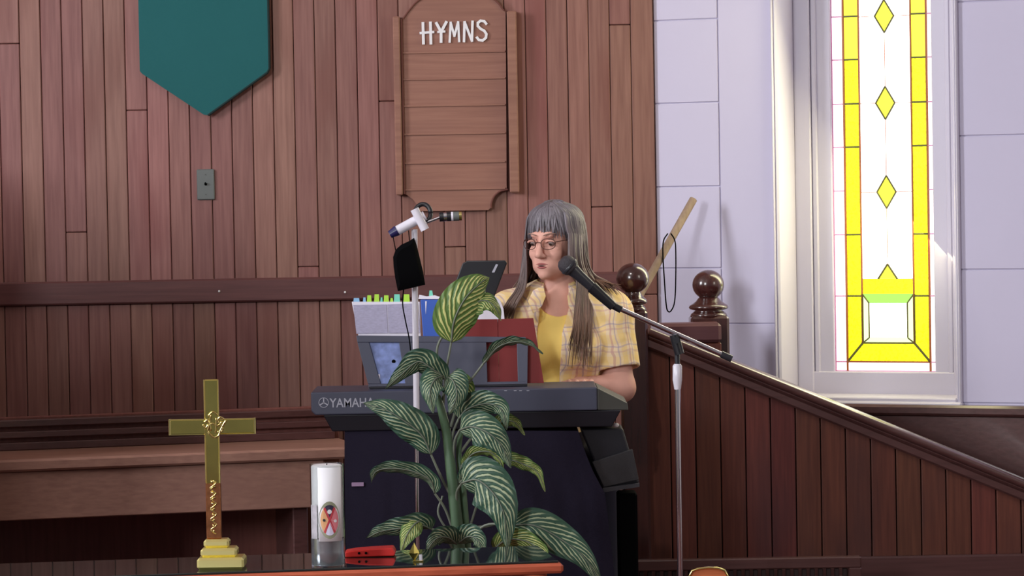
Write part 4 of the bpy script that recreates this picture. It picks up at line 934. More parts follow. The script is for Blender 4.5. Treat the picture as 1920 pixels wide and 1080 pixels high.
# small brass diamond ornament
dc = ontable(777, .2); s = 1 / S(dc.y); o = thing('brass_diamond_ornament', dc, 'small brass diamond shaped ornament at the front of the table', 'ornament')
zt_ = P(776, 1017, dc.y).z; zm_ = P(776, 1037, dc.y).z; w_ = 10 * s
b = MB(); v_ = [(dc.x, dc.y, dc.z), (dc.x, dc.y, zt_), (dc.x - w_, dc.y, zm_), (dc.x + w_, dc.y, zm_), (dc.x, dc.y - w_ * .7, zm_), (dc.x, dc.y + w_ * .7, zm_)]
b.add(v_, [(0, 4, 2), (0, 3, 4), (0, 5, 3), (0, 2, 5), (1, 2, 4), (1, 4, 3), (1, 3, 5), (1, 5, 2)]); b.build('faceted_body', M['brass'], o)
MB().tube([(dc.x + w_ * 1.25, dc.y, dc.z), (dc.x + w_ * 1.2, dc.y, zm_ - .004)], .0045, 10).build('white_post', M['whitemetal'], o, smooth='auto')
MB().box(dc.x - .004, dc.x + w_ * 1.7, dc.y - .006, dc.y + .006, dc.z, dc.z + .003, .001).build('foot', M['brass'], o)
# rounded brass topped finial at the bottom edge, right
fy = 8.6; q = P(1328, 1066, fy); s = 1 / S(fy); o = thing('wooden_chair', (q.x, fy, -.36), 'rounded brown chair back top with brass edge at the bottom of the picture', 'chair')
w_ = 36 * s; pf = [(-1, -.5), (-.98, -.2), (-.85, .05), (-.5, .16), (0, .2), (.5, .17), (.85, .04), (1, -.25), (1.02, -.5)]
poly = [Vector((q.x + x * w_, fy, q.z - .008 + z * w_)) for x, z in pf] + [Vector((q.x + w_, fy, q.z - .35)), Vector((q.x - w_, fy, q.z - .35))]
MB().prism(poly[::-1], (0, .025, 0)).build('back_board', M['table'], o, bevel=.004)
MB().tube([p + Vector((0, -.003, 0)) for p in poly[:9]], .0035, 8).build('bright_edge', M['brass_edge'], o, smooth=True)
MB().box(q.x - w_ * 2.6, q.x + w_ * 2.6, fy - .32, fy + .03, q.z - .39, q.z - .351, .008).build('seat', M['table'], o)
for sx_ in (-1, 1):
    for yy in (fy - .29, fy): MB().box(q.x + sx_ * w_ * 2.3 - .018, q.x + sx_ * w_ * 2.3 + .018, yy - .018, yy + .018, -.36, q.z - .391, .004).build('leg', M['table'], o)
#--PLANT--
#--PERSON--
# ================================================================== PLANT BEHIND THE TABLE
YP = 8.78; pc_ = P(862, 1060, YP)
plant = thing('potted_dumbcane', (pc_.x, YP, -.36), 'tall dieffenbachia with cream striped drooping leaves, behind the communion table', 'plant')
zp = pc_.z - .05
MB().lathe((pc_.x, YP, -.36), [(.09, 0), (.10, .02), (.135, zp + .36 - .03), (.145, zp + .36 - .028), (.145, zp + .36), (.132, zp + .36), (.128, zp + .36 - .02)], 40).build('pot', M['pot'], plant, smooth='auto')
MB().lathe((pc_.x, YP, zp - .022), [(.128, 0), (.126, .012), (.01, .014)], 30).build('soil', M['soil'], plant, smooth='auto')
def lp(x, y, d=0.0): return P(x, y, YP + d)
MB().tube(bez([Vector((pc_.x, YP, zp - .01)), lp(859, 1010), lp(847, 892), lp(838, 816), lp(828, 770, -.01), lp(820, 742, -.01)], 6), list(np.interp(np.linspace(0, 1, 31), [0, 1], [.0195, .009])), 14).build('stem', M['stem'], plant, smooth='auto')
MB().tube(bez([Vector((pc_.x + .025, YP + .02, zp - .01)), lp(874, 1000, .02), lp(866, 900, .02), lp(860, 840, .02), lp(872, 780, .01)], 6), list(np.interp(np.linspace(0, 1, 25), [0, 1], [.013, .006])), 12).build('stem', M['stem'], plant, smooth='auto')
def leaf(pts, width, m='leaf', roll=0.0, fold=.25, pet=None, droop=1.0):
    """pts: px, py, depth offset along the midrib from base to tip; width in px"""
    mid = bez([lp(*p) for p in pts], 8); n = len(mid); w = width / S(YP)
    nu = 9; vs = []; uvs = []
    view = Vector((0, -1, 0))
    for i, p in enumerate(mid):
        t = i / (n - 1)
        tg = (mid[min(i + 1, n - 1)] - mid[max(i - 1, 0)]).normalized()
        side = tg.cross(view); side = side.normalized() if side.length > 1e-3 else Vector((1, 0, 0))
        side = (Matrix.Rotation(roll, 3, tg) @ side).normalized(); nr = side.cross(tg).normalized()
        prof = (math.sin(math.pi * min(1, t ** .62)) ** .8) if 0 < t < 1 else 0.0
        prof = max(prof, .02)
        for k in range(nu):
            u = -1 + 2 * k / (nu - 1)
            off = side * (u * w / 2 * prof) + nr * (-(abs(u) ** 1.5) * fold * w / 2 * prof + .0022 * math.sin(t * 26 + 2 * u) * abs(u))
            vs.append(p + off); uvs.append((k / (nu - 1), t))
    b = MB(); b.add(vs, [(i * nu + k, i * nu + k + 1, (i + 1) * nu + k + 1, (i + 1) * nu + k) for i in range(n - 1) for k in range(nu - 1)]); b.uv = uvs
    o = b.build('leaf', M[m], plant, smooth=True)
    b = MB(); b.tube([p + Vector((0, -.0012, 0)) for p in mid[:-1]], list(np.linspace(.0028, .0008, n - 1)), 6); mo = b.build('midrib', M['petiole'], o, smooth=True)
    if pet:
        q = bez([lp(*p) for p in pet], 6); MB().tube(q, list(np.linspace(.0042, .003, len(q))), 8).build('leaf_stalk', M['petiole'], plant, smooth='auto')
    return o
leaf([(846, 642, -.02), (852, 600, -.04), (872, 560, -.045), (898, 533, -.03), (917, 520, -.01)], 84, 'leafy', .15, pet=[(830, 765, 0), (836, 700, -.01), (846, 642, -.02)])
leaf([(868, 590, .0), (886, 572, -.02), (908, 563, -.03), (928, 575, -.03), (940, 602, -.02)], 46, 'leafy', -.5, pet=[(823, 760, 0), (820, 690, .01), (824, 640, .0), (868, 590, .0)])
leaf([(906, 682, -.02), (932, 652, -.04), (962, 641, -.05), (992, 645, -.05), (1018, 664, -.04)], 30, 'leaf', .9, pet=[(845, 800, 0), (866, 738, -.01), (906, 682, -.02)])
leaf([(838, 712, -.02), (808, 690, -.05), (784, 678, -.06), (755, 700, -.06), (722, 730, -.05)], 56, 'leaf', -.5, pet=[(828, 760, 0), (838, 712, -.02)])
leaf([(830, 705, -.03), (815, 712, -.07), (806, 735, -.09), (812, 775, -.09)], 52, 'leaf', .2)
leaf([(838, 706, -.02), (850, 715, -.06), (856, 742, -.08), (842, 778, -.08)], 56, 'leaf', -.2)
leaf([(850, 712, .02), (868, 722, .0), (872, 745, -.02), (862, 775, -.02)], 40, 'leafy', .3)
leaf([(808, 852, -.02), (790, 815, -.04), (752, 785, -.055), (718, 766, -.05), (681, 756, -.04)], 66, 'leaf', -.15, pet=[(848, 935, 0), (825, 890, -.01), (808, 852, -.02)])
leaf([(815, 925, -.02), (806, 900, -.04), (772, 883, -.05), (730, 878, -.05), (704, 885, -.04), (696, 906, -.03)], 40, 'leaf', -.75, pet=[(852, 1000, 0), (835, 955, -.01), (815, 925, -.02)])
leaf([(808, 992, -.03), (790, 985, -.06), (755, 990, -.08), (715, 996, -.07), (686, 1010, -.06)], 52, 'leaf', -.6, pet=[(856, 1040, 0), (830, 1000, -.02), (808, 992, -.03)])
leaf([(790, 975, -.06), (775, 985, -.09), (762, 1005, -.10), (752, 1035, -.10)], 42, 'leafy', .3)
leaf([(856, 1020, -.05), (840, 1008, -.08), (818, 1010, -.10), (798, 1036, -.10)], 46, 'leaf', -.4)
leaf([(860, 1018, -.05), (878, 1006, -.08), (895, 1012, -.10), (910, 1040, -.10)], 50, 'leaf', .4)
leaf([(860, 785, -.01), (878, 766, -.03), (912, 757, -.05), (940, 768, -.06), (950, 806, -.06)], 56, 'leaf', .45, pet=[(842, 850, 0), (850, 810, 0), (860, 785, -.01)])
leaf([(862, 806, -.03), (885, 800, -.07), (916, 812, -.09), (940, 836, -.09), (958, 878, -.08)], 66, 'leaf', -.1, pet=[(850, 880, 0), (852, 830, -.01), (862, 806, -.03)])
leaf([(920, 800, .04), (945, 790, .03), (965, 792, .02), (984, 816, .02)], 30, 'leafy', .5, pet=[(862, 850, .02), (890, 815, .04), (920, 800, .04)])
leaf([(866, 872, .0), (888, 850, .0), (916, 847, -.01), (936, 862, -.01), (944, 885, -.01)], 30, 'leafy', .7, pet=[(858, 930, .01), (860, 895, .0), (866, 872, .0)])
leaf([(930, 868, .02), (955, 862, .0), (985, 872, -.01), (1008, 886, -.01), (1022, 922, -.01)], 32, 'leafy', .5, pet=[(866, 930, .02), (895, 880, .03), (930, 868, .02)])
leaf([(862, 905, -.03), (880, 888, -.05), (905, 884, -.06), (925, 892, -.06)], 34, 'leaf', .6)
leaf([(866, 905, -.05), (895, 900, -.08), (925, 925, -.10), (945, 965, -.11), (952, 1030, -.10)], 92, 'leaf', .05, pet=[(858, 960, 0), (856, 925, -.02), (866, 905, -.05)])
leaf([(960, 965, -.02), (940, 940, .0), (920, 900, .02), (905, 880, .03)], 60, 'leaf', .3, pet=[(868, 990, .02), (920, 985, .0), (960, 965, -.02)])
leaf([(955, 985, -.03), (1000, 985, -.05), (1050, 1010, -.06), (1095, 1045, -.07), (1130, 1100, -.07)], 70, 'leaf', -.15, pet=[(872, 1020, .02), (910, 985, .0), (955, 985, -.03)])
leaf([(925, 1030, -.05), (950, 1012, -.07), (985, 1014, -.08), (1016, 1034, -.09), (1024, 1052, -.09)], 44, 'leafy', .5)
MB().tube(bez([lp(868, 1020, .02), lp(880, 990, .02), lp(893, 950, .03), lp(900, 925, .03)], 6), .0035, 8).build('leaf_stalk', M['petiole'], plant, smooth='auto')
MB().tube(bez([lp(850, 1010, .02), lp(822, 965, .03), lp(830, 930, .03)], 6), .003, 8).build('leaf_stalk', M['petiole'], plant, smooth='auto')
# ================================================================== THE WOMAN AT THE KEYBOARD
H_ = 0.004
class Grid:
    def __init__(s, lo, hi, h):
        s.lo = np.array(lo, float); s.h = h; n = np.ceil((np.array(hi) - s.lo) / h).astype(int) + 1; s.n = n
        s.ax = [(s.lo[i] + np.arange(n[i]) * h).astype(np.float32) for i in range(3)]
        s.F = np.full(n, 0.3, np.float32)
    def sub(s, lo, hi):
        a = [max(0, int((lo[i] - s.lo[i]) / s.h)) for i in range(3)]; b = [min(s.n[i], int((hi[i] - s.lo[i]) / s.h) + 2) for i in range(3)]
        sl_ = tuple(slice(a[i], b[i]) for i in range(3)); g = np.meshgrid(*[s.ax[i][sl_[i]] for i in range(3)], indexing='ij'); return sl_, g
    def blend(s, d, sl_, k):
        F = s.F[sl_]; h = np.clip(.5 + .5 * (F - d) / k, 0, 1); s.F[sl_] = F * (1 - h) + d * h - k * h * (1 - h)
    def cone(s, a, b, ra, rb, k=.02, sq=(1, 1, 1)):
        a = np.array(a); b = np.array(b); m = max(ra, rb) + k + .02
        sl_, g = s.sub(np.minimum(a, b) - m, np.maximum(a, b) + m); q = [g[i] - a[i] for i in range(3)]; ba = b - a; L2 = (ba ** 2).sum()
        t = np.clip((q[0] * ba[0] + q[1] * ba[1] + q[2] * ba[2]) / L2, 0, 1)
        d = np.sqrt(sum(((q[i] - t * ba[i]) / sq[i]) ** 2 for i in range(3))) - (ra + (rb - ra) * t); s.blend(d, sl_, k)
    def ell(s, c, r, R=None, k=.02, cut=False):
        c = np.array(c); r = np.array(r); m = max(r) + k + .02; sl_, g = s.sub(c - m, c + m); q = [g[i] - c[i] for i in range(3)]
        if R is not None: q = [R[0][i] * q[0] + R[1][i] * q[1] + R[2][i] * q[2] for i in range(3)]
        d0 = np.sqrt(sum((q[i] / r[i]) ** 2 for i in range(3))); d1 = np.sqrt(sum((q[i] / r[i] ** 2) ** 2 for i in range(3))) + 1e-6; d = d0 * (d0 - 1) / d1
        if cut:
            F = s.F[sl_]; h = np.clip(.5 - .5 * (F + d) / k, 0, 1); s.F[sl_] = F * (1 - h) - d * h + k * h * (1 - h)
        else: s.blend(d, sl_, k)
def nets(F, lo, h):
    s = F < 0; n = F.shape
    c = [s[i:n[0] - 1 + i, j:n[1] - 1 + j, k:n[2] - 1 + k] for i in (0, 1) for j in (0, 1) for k in (0, 1)]
    alls = np.logical_and.reduce(c); anys = np.logical_or.reduce(c); act = anys & ~alls
    I = np.argwhere(act); idx = np.full(act.shape, -1, np.int64); idx[act] = np.arange(len(I))
    acc = np.zeros((len(I), 3)); cnt = np.zeros(len(I))
    for ax in range(3):
        o = [x for x in range(3) if x != ax]
        for p in (0, 1):
            for q in (0, 1):
                a = I.copy(); a[:, o[0]] += p; a[:, o[1]] += q; b = a.copy(); b[:, ax] += 1
                fa = F[a[:, 0], a[:, 1], a[:, 2]]; fb = F[b[:, 0], b[:, 1], b[:, 2]]; m = (fa < 0) != (fb < 0)
                t = np.where(m, fa / np.where(m, fa - fb, 1), 0); pt = a.astype(float); pt[:, ax] += t
                acc[m] += pt[m]; cnt[m] += 1
    V = acc / cnt[:, None] * h + lo; Q = []
    for ax in range(3):
        o = [(ax + 1) % 3, (ax + 2) % 3]; sh = [slice(None)] * 3; sh2 = [slice(None)] * 3; sh[ax] = slice(0, -1); sh2[ax] = slice(1, None)
        sa = s[tuple(sh)]; sb = s[tuple(sh2)]; E = np.argwhere(sa != sb); ok = (E[:, o[0]] >= 1) & (E[:, o[1]] >= 1) & (E[:, o[0]] < n[o[0]] - 1) & (E[:, o[1]] < n[o[1]] - 1); E = E[ok]
        fl = sa[E[:, 0], E[:, 1], E[:, 2]]
        def cell(d0, d1): e = E.copy(); e[:, o[0]] += d0; e[:, o[1]] += d1; return idx[e[:, 0], e[:, 1], e[:, 2]]
        q = np.stack([cell(-1, -1), cell(0, -1), cell(0, 0), cell(-1, 0)], 1); q[~fl] = q[~fl][:, ::-1]; Q.append(q)
    return V, np.concatenate(Q)
def meshobj(name, V, Q, m, parent, smooth_it=2, off=(0, 0, 0)):
    # a little Laplacian smoothing removes the voxel steps
    for _ in range(smooth_it):
        A = np.zeros_like(V); C = np.zeros(len(V))
        for a, b in ((0, 1), (1, 2), (2, 3), (3, 0)):
            np.add.at(A, Q[:, a], V[Q[:, b]]); np.add.at(A, Q[:, b], V[Q[:, a]]); np.add.at(C, Q[:, a], 1); np.add.at(C, Q[:, b], 1)
        V = V * .5 + A / np.maximum(C, 1)[:, None] * .5
    me = bpy.data.meshes.new(name); V = V - np.array(parent['_w'])
    me.vertices.add(len(V)); me.vertices.foreach_set('co', V.astype(np.float32).ravel())
    me.loops.add(len(Q) * 4); me.loops.foreach_set('vertex_index', Q.astype(np.int32).ravel())
    me.polygons.add(len(Q)); me.polygons.foreach_set('loop_start', np.arange(0, len(Q) * 4, 4, dtype=np.int32))
    me.update(calc_edges=True); me.validate(); me.shade_smooth(); me.materials.append(m)
    o = bpy.data.objects.new(name, me); COL.objects.link(o); o.parent = parent; o['_w'] = parent['_w']; return o

YQ = 10.0
hc = P(1038, 449, YQ); NB = P(1046, 562, YQ + .02)
per = thing('person', (NB.x, YQ, 0), 'woman with long grey hair and glasses, yellow plaid shirt, playing the keyboard', 'person')
hy_, hp_ = math.radians(-27), math.radians(5)
RH = Matrix.Rotation(hy_, 3, 'Z') @ Matrix.Rotation(hp_, 3, 'X')         # face (-y) turns to the left and a little down
Rn = np.array(RH)
def hl(x, y, z): return hc + RH @ Vector((x, y, z))
shR = P(1140, 590, YQ + .03); shL = P(958, 592, YQ + .05)
elR = P(1164, 727, YQ - .02); elL = P(935, 727, YQ - .02)
zkey = zk1 - .028
hR = Vector((elR.x - .13, YK + .40, zkey + .004)); hL = Vector((elL.x + .05, YK + .40, zkey + .004))
pel = Vector((NB.x, YQ + .06, .52))
def shape(g, cloth=0.0, legs=True, head=True, k=.04, arms=True):
    c = cloth
    mid = Vector((NB.x - .002, YQ + .03, 0))
    g.ell((mid.x, mid.y + .02, P(1040, 610, YQ).z), (.155 + c, .095 + c, .13 + c), k=k)          # rib cage
    g.ell((mid.x, mid.y + .01, .76), (.150 + c, .115 + c, .13 + c), k=k)                            # belly
    g.ell((pel.x, pel.y, .56), (.175 + c, .13 + c, .11 + c), k=k)                                    # pelvis
    for sx_ in (-1, 1): g.ell((mid.x + sx_ * .068 - .01, mid.y - .085, P(1040, 655, YQ).z), (.070 + c, .062 + c, .066 + c), k=.035)   # bust
    g.cone(NB + Vector((0, .01, .0)), Vector((NB.x, YQ + .04, P(1040, 620, YQ).z)), .062 + c * .6, .11 + c, k)
    for s_ in (shL, shR): g.cone(NB + Vector((0, .015, -.02)), s_, .048 + c, .058 + c, k)               # shoulders
    if arms:
        g.cone(shR, elR, .056 + c * 1.3, .043 + c * 1.9, .03); g.cone(shL, elL, .056 + c * 1.3, .043 + c * 1.9, .03)
g = Grid((-.22, 9.35, -.01), (.52, 10.30, 1.40), H_)
shape(g)
hb_ = hl(0, .025, -.06)
g.cone(hb_, NB + Vector((0, .01, -.02)), .050, .060, .03)
# legs: thighs forward, shins down, feet on the floor
for sx_ in (-1, 1):
    hip = Vector((pel.x + sx_ * .09, pel.y - .02, .53)); kn = Vector((pel.x + sx_ * .11, 9.76 - .0, .52)); an = Vector((kn.x, 9.80, .09)); 
    g.cone(hip, kn, .088, .062, .03); g.cone(kn, an, .058, .038, .02); g.cone(an + Vector((0, .01, -.03)), an + Vector((sx_ * .01, -.15, -.055)), .038, .030, .02)
# forearms and hands with fingers resting on the keys
for e_, h_, sx_ in ((elR, hR, 1), (elL, hL, -1)):
    g.cone(e_, h_ + Vector((0, .09, .0)), .044, .027, .02)
    palm = h_ + Vector((0, .045, .012)); g.ell(palm, (.038, .045, .014), k=.012)
    for i in range(4):
        fx = (i - 1.5) * .020; ln = (.036, .042, .040, .030)[i if sx_ < 0 else 3 - i]
        b0 = palm + Vector((fx, -.036, .002)); b1 = b0 + Vector((fx * .15, -ln * .7, .004)); b2_ = b1 + Vector((0, -ln * .55, -.016))
        g.cone(b0, b1, .0085, .0078, .005); g.cone(b1, b2_, .0078, .0066, .003)
    t0_ = palm + Vector((-sx_ * .030, .008, -.002)); t1_ = t0_ + Vector((-sx_ * .026, -.026, -.002)); g.cone(t0_, t1_, .012, .009, .006); g.cone(t1_, t1_ + Vector((-sx_ * .004, -.022, -.008)), .009, .0075, .003)
# head
g.ell(hl(0, .018, .028), (.074, .090, .083), Rn, .02)
g.ell(hl(0, -.022, -.030), (.056, .066, .084), Rn, .02)
g.ell(hl(0, -.040, -.083), (.040, .044, .032), Rn, .025)
for sx_ in (-1, 1):
    g.ell(hl(sx_ * .033, -.062, -.036), (.022, .020, .024), Rn, .015)
    g.ell(hl(sx_ * .072, .012, -.012), (.010, .017, .030), Rn, .006)
    g.ell(hl(sx_ * .034, -.035, -.078), (.018, .026, .020), Rn, .02)
g.cone(hl(-.030, -.080, .023), hl(.030, -.080, .023), .009, .009, .014)
for sx_ in (-1, 1): g.ell(hl(sx_ * .031, -.099, .000), (.018, .017, .012), Rn, .010, cut=True)
g.cone(hl(0, -.088, .008), hl(0, -.110, -.036), .008, .0125, .007)
for sx_ in (-1, 1): g.ell(hl(sx_ * .012, -.100, -.041), (.008, .010, .007), Rn, .005)
g.ell(hl(0, -.060, -.073), (.038, .036, .028), Rn, .014)
g.ell(hl(0, -.078, -.102), (.020, .018, .015), Rn, .012)
V, Q = nets(g.F, g.lo, H_); body = meshobj('body', V, Q, M['skin'], per, 2)
# eyes, lids, lips, glasses
for sx_ in (-1, 1):
    e = hl(sx_ * .031, -.076, -.001); b = MB()
    d = RH @ Vector((-.12, -1, -.5)); d.normalize()
    prof = [(math.cos(a) * .0115 + 1e-5, math.sin(a) * .0115) for a in np.linspace(-math.pi / 2, math.pi / 2, 12)]
    ee = MB().lathe(e, prof, 18, axis=d).build('eye', M['eyew'], per, smooth=True)
    MB().lathe(e + d * .0104, [(.0048, 0), (.0052, .0012), (.0005, .0016)], 14, axis=d).build('iris', M['iris'], ee, smooth=True)
    # upper lid and brow
    arcp = [hl(sx_ * .031 + .0165 * math.cos(a), -.0895 + .006 * abs(math.cos(a)), -.0008 + .0065 * math.sin(a)) for a in np.linspace(.1, math.pi - .1, 9)]
    MB().tube(arcp, .0034, 8).build('eyelid', M['skin'], per, smooth=True)
    arcp = [hl(sx_ * (.012 + .038 * t), -.0945 + .016 * t * t, .022 + .006 * math.sin(t * 2.6)) for t in np.linspace(0, 1, 8)]
    MB().tube(arcp, [.0012, .002, .0022, .0021, .0018, .0015, .0012, .0008], 6).build('eyebrow', mat('brow_hair', (150, 118, 106), .7), per, smooth=True)
for z_, w_, r_ in ((-.0680, .020, .0030), (-.0765, .018, .0034)):
    arcp = [hl(w_ * t, -.0960 + .0055 * t * t, z_ + (.002 if z_ > -.07 else -.001) * (1 - t * t)) for t in np.linspace(-1, 1, 11)]
    MB().tube(arcp, [max(.0008, r_ * (1 - abs(t) ** 2.2)) for t in np.linspace(-1, 1, 11)], 8).build('lip', M['lips'], per, smooth=True)
MB().tube([hl(.016 * t, -.0962 + .0040 * t * t, -.072) for t in np.linspace(-1, 1, 9)], [max(.0006, .0024 * (1 - t * t)) for t in np.linspace(-1, 1, 9)], 8).build('mouth_opening', mat('dark_mouth', (70, 30, 32), .7), per, smooth=True)
gb = MB()
for sx_ in (-1, 1):
    rg = [hl(sx_ * .032 + .0225 * math.copysign(abs(math.cos(a)) ** .8, math.cos(a)), -.108 + .008 * (math.cos(a) * sx_ > 0) * abs(math.cos(a)), -.003 + .0165 * math.copysign(abs(math.sin(a)) ** .8, math.sin(a))) for a in np.linspace(0, 2 * math.pi, 33)]
    gb.tube(rg, .0013, 6); gb.tube([hl(sx_ * .055, -.100, .003), hl(sx_ * .074, -.05, .004), hl(sx_ * .080, .005, .002)], .0013, 6)
gb.tube([hl(-.010, -.109, .001), hl(0, -.112, .004), hl(.010, -.109, .001)], .0013, 6)
gb.build('glasses', M['wire'], per, smooth=True)

# t-shirt: body grown by 5 mm, cut to the torso with a scoop neck
def garment(grow, name, m, cut, sm=3):
    gg = Grid((-.22, 9.72, .56), (.52, 10.30, 1.16), H_); shape(gg, 0.0 if name == 't_shirt' else .012, k=.045, arms=name != 't_shirt')
    X, Y, Z = np.meshgrid(*gg.ax, indexing='ij'); F = gg.F - grow; F = np.maximum(F, -(gg.F - grow + .009)); F = np.maximum(F, cut(X, Y, Z))
    V, Q = nets(F, gg.lo, H_); return meshobj(name, V, Q, m, per, sm)
nz_ = P(1045, 588, YQ - .07).z
def cut_tee(X, Y, Z):
    neck = .070 - np.sqrt((X - NB.x) ** 2 + (np.maximum(Z - (nz_ + .065), -1) * .95) ** 2 + 0 * Y) ; neck = np.where(Z > nz_ + .065, .070 - np.abs(X - NB.x), neck)
    low = .58 - Z
    ad = np.abs(X - NB.x) - .165
    return np.maximum(np.maximum(neck, low), ad)
garment(.006, 't_shirt', M['tee'], cut_tee)
armR = (elR - shR); armL = (elL - shL)
def cut_shirt(X, Y, Z):
    zt_ = P(1040, 556, YQ).z
    # front opening: wedge wider at the chest, closing towards the waist, shifted to her right
    cxo = np.interp(Z, [.60, zk1, P(0, 640, YQ).z, zt_], [P(1030, 740, YQ).x, P(1030, 728, YQ).x, P(1030, 640, YQ).x, P(1044, 560, YQ).x])
    hw_ = np.interp(Z, [.60, zk1, P(0, 640, YQ).z, P(0, 590, YQ).z, zt_], [.026, .030, .038, .044, .036])
    front = np.where(Y < YQ + .03, hw_ - np.abs(X - cxo), -.1)
    neck = np.where(Z > zt_ - .015, .060 - np.sqrt((X - NB.x) ** 2 + (Y - NB.y - .01) ** 2), -.1)
    low = .585 - Z
    # sleeves end above the elbow
    def sl_(s0, e0, n_):
        a = (e0 - s0).normalized(); t = (X - s0.x) * a.x + (Y - s0.y) * a.y + (Z - s0.z) * a.z
        side = (X - s0.x) * n_ > -.035
        return np.where(side, t - .178, -.1)
    return np.maximum.reduce([front, neck, low, sl_(shR, elR, 1), sl_(shL, elL, -1)])
garment(.0045, 'plaid_shirt', M['plaid'], cut_shirt)
# collar points
for sx_, pts in ((-1, [(1019, 536), (1000, 545), (990, 566), (1000, 588), (1016, 574), (1024, 556)]), (1, [(1072, 538), (1088, 548), (1092, 566), (1076, 590), (1066, 574), (1064, 556)])):
    ps = [P(x, y, YQ - (.105 if sx_ < 0 else .088)) for i, (x, y) in enumerate(pts)]
    ps = [p + Vector((0, .045 if i < 2 else (.03 if i in (5, 2) else -.0), 0)) for i, p in enumerate(ps)]
    MB().prism(ps if sx_ < 0 else ps[::-1], (0, .006, 0)).build('collar', M['plaid'], per, bevel=.0015, smooth='auto')
# trousers over the legs
gg = Grid((-.1, 9.6, .08), (.42, 10.30, .64), .005)
gg.ell((pel.x, pel.y, .56), (.185, .14, .115), k=.03)
for sx_ in (-1, 1):
    hip = Vector((pel.x + sx_ * .09, pel.y - .02, .53)); kn = Vector((pel.x + sx_ * .11, 9.76, .52)); an = Vector((kn.x, 9.80, .09))
    gg.cone(hip, kn, .097, .071, .03); gg.cone(kn, an, .067, .055, .02)
sl_ = gg.F; X, Y, Z = np.meshgrid(*gg.ax, indexing='ij'); F = np.maximum(gg.F, .11 - Z); F = np.maximum(F, Z - .615); V, Q = nets(F, gg.lo, .005); meshobj('trousers', V, Q, M['trouser'], per, 2)

# hair: a cap under many tapering locks
hb2 = MB(); huv = []
def lock(pts, r0_, r1_, v0_=0.0, v1_=1.0, flat=.45, n=6):
    p = bez(pts, 6); m = len(p); rad = [max(.0006, (r0_ + (r1_ - r0_) * (i / (m - 1))) * (1 if i < m * .8 else 1 - .85 * (i - m * .8) / (m * .2))) for i in range(m)]
    before = len(hb2.v); hb2.tube(p, rad, n, flat=flat); u_ = random.random(); 
    for i in range(m): huv.extend([(u_ + 0.0, v0_ + (v1_ - v0_) * i / (m - 1))] * n)
cap = [];
nphi, nth = 40, 20; vs = []; 
for j in range(nth + 1):
    th2 = math.pi * .60 * j / nth
    for i in range(nphi):
        ph = 2 * math.pi * i / nphi; x = math.sin(th2) * math.cos(ph); y = math.sin(th2) * math.sin(ph); z = math.cos(th2)
        fz = 1.0
        if y < -.25: z = max(z, .22 + .0 * x)     # forehead hairline
        vs.append(hl(x * .081, .018 + y * .097, .030 + z * .090))
hb2.add(vs, [(j * nphi + i, (j + 1) * nphi + i, (j + 1) * nphi + (i + 1) % nphi, j * nphi + (i + 1) % nphi) for j in range(nth) for i in range(nphi)])
huv.extend([(.37, .1)] * len(vs))
def hs(az, el, k=1.0):
    """point on the hair shell; az 0 = face front, positive to image right; el from the crown"""
    return hl(math.sin(az) * math.sin(el) * .084 * k, .018 - math.cos(az) * math.sin(el) * .100 * k, .030 + math.cos(el) * .088 * k)
R_ = random.uniform
for i in range(120):      # fringe
    az = R_(-1.05, 1.05); e0_ = R_(.05, .35); end = R_(1.52, 1.82) + .12 * abs(az)
    lock([hs(az * .5, e0_, 1.03), hs(az * .8, .6, 1.06), hs(az, 1.0, 1.07), hs(az + R_(-.12, .12), end, 1.04 + R_(-.03, .03))], R_(.004, .0065), .0022, 0, .3)
shz = P(0, 560, YQ).z
for i in range(230):     # sides and back, falling behind the shoulders
    side = random.choice((-1, 1)); az = side * R_(1.0, math.pi); e0_ = R_(.02, .3)
    q = hs(az, 1.57, 1.06); o_ = (q - hc); o_.z = 0; o_.normalize()
    zdn = R_(.84, .98); back = Vector((o_.x * R_(.02, .07), max(o_.y, 0) * .05 + R_(.05, .10), 0))
    if abs(az) < 1.5: back.y = R_(.02, .06)
    m1_ = Vector((q.x, q.y, hc.z - .09)) + o_ * R_(.0, .012)
    m2_ = Vector((NB.x + (q.x - hc.x) * 1.35 + o_.x * .02, YQ + R_(.10, .16), NB.z - .02)) + Vector((side * .02, 0, 0))
    m3_ = Vector((NB.x + side * R_(.02, .15), YQ + R_(.13, .17), zdn))
    lock([hs(az * .6, e0_, 1.03), hs(az, .9, 1.07), q, m1_, m2_, m3_], R_(.006, .009), .004, 0, 1)
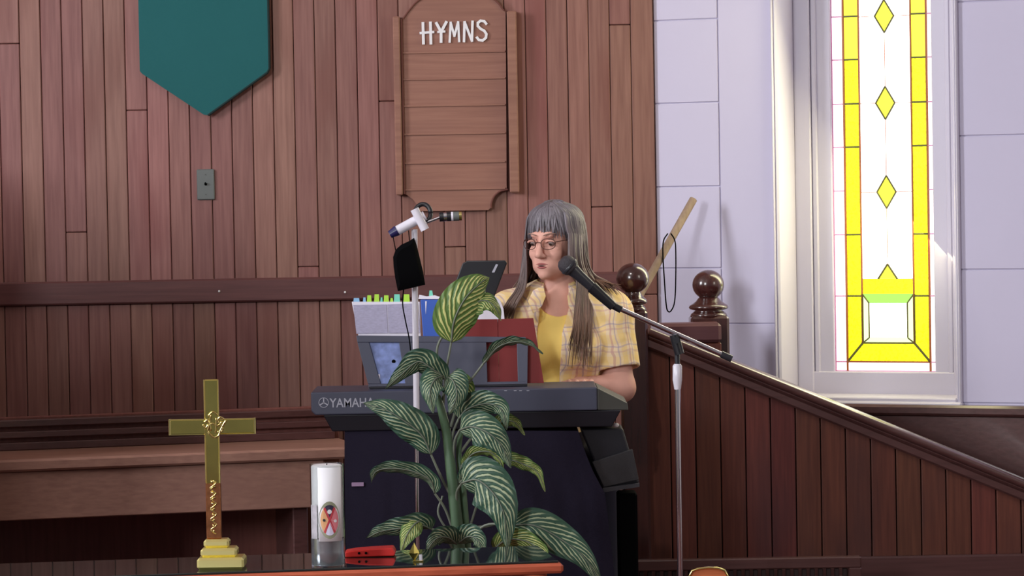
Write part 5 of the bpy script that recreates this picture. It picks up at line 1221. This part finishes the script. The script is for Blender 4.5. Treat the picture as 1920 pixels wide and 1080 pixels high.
for i in range(60):      # curtain framing the face at image right, falling over the chest
    az = R_(.95, 1.55); q = hs(az, 1.57, 1.08)
    t_ = R_(0, 1); a_ = P(1082 + 22 * t_, 540, YQ - .06 + .05 * t_); c_ = P(1076 + 34 * t_, 600, YQ - .125 + .03 * t_); e_ = P(1068 + 40 * t_ + R_(-6, 6), R_(640, 692), YQ - .165 + .03 * t_)
    lock([hs(az * .6, .2, 1.04), hs(az, .95, 1.08), q, a_, c_, e_], R_(.006, .008), .003, 0, 1)
for i in range(45):      # curtain at image left
    az = -R_(.95, 1.5); q = hs(az, 1.57, 1.07)
    t_ = R_(0, 1); a_ = P(988 - 16 * t_, 530, YQ - .05 + .04 * t_); c_ = P(972 - 24 * t_, 570, YQ - .06 + .03 * t_); e_ = P(960 - 30 * t_, R_(585, 625), YQ - .06 + .04 * t_)
    lock([hs(az * .6, .2, 1.03), hs(az, .95, 1.07), q, a_, c_, e_], R_(.005, .0075), .003, 0, 1)
for i in range(50):      # hair spread over the shoulder at image right
    t_ = R_(0, 1); q = hs(R_(1.5, 2.1), 1.57, 1.08)
    a_ = P(1096 + 12 * t_, 505, YQ + .02); c_ = P(1112 + 30 * t_, 530 + 6 * t_, YQ + .03); e_ = P(1128 + 38 * t_, 545 + R_(-8, 16), YQ - .03)
    lock([hs(1.2, .3, 1.04), hs(1.6, 1.0, 1.08), q, a_, c_ + Vector((0, 0, .012)), e_ + Vector((0, -.03, .01))], R_(.006, .008), .003, 0, 1)
hb2.uv = huv; hb2.build('hair', M['hair'], per, smooth=True)
# stool
stl = thing('keyboard_stool', (pel.x, pel.y, 0), 'black stool beneath the seated woman', 'stool')
MB().lathe((pel.x, pel.y + .02, .385), [(.17, 0), (.18, .015), (.18, .045), (.16, .06)], 36).build('seat', M['blackplastic'], stl, smooth='auto')
for i in range(4):
    a = math.pi / 4 + i * math.pi / 2; MB().tube([(pel.x + math.cos(a) * .19, pel.y + .02 + math.sin(a) * .19, 0), (pel.x + math.cos(a) * .10, pel.y + .02 + math.sin(a) * .10, .384)], .012, 10).build('leg', M['chrome'], stl, smooth='auto')
for o in bpy.data.objects:
    if '_w' in o: del o['_w']
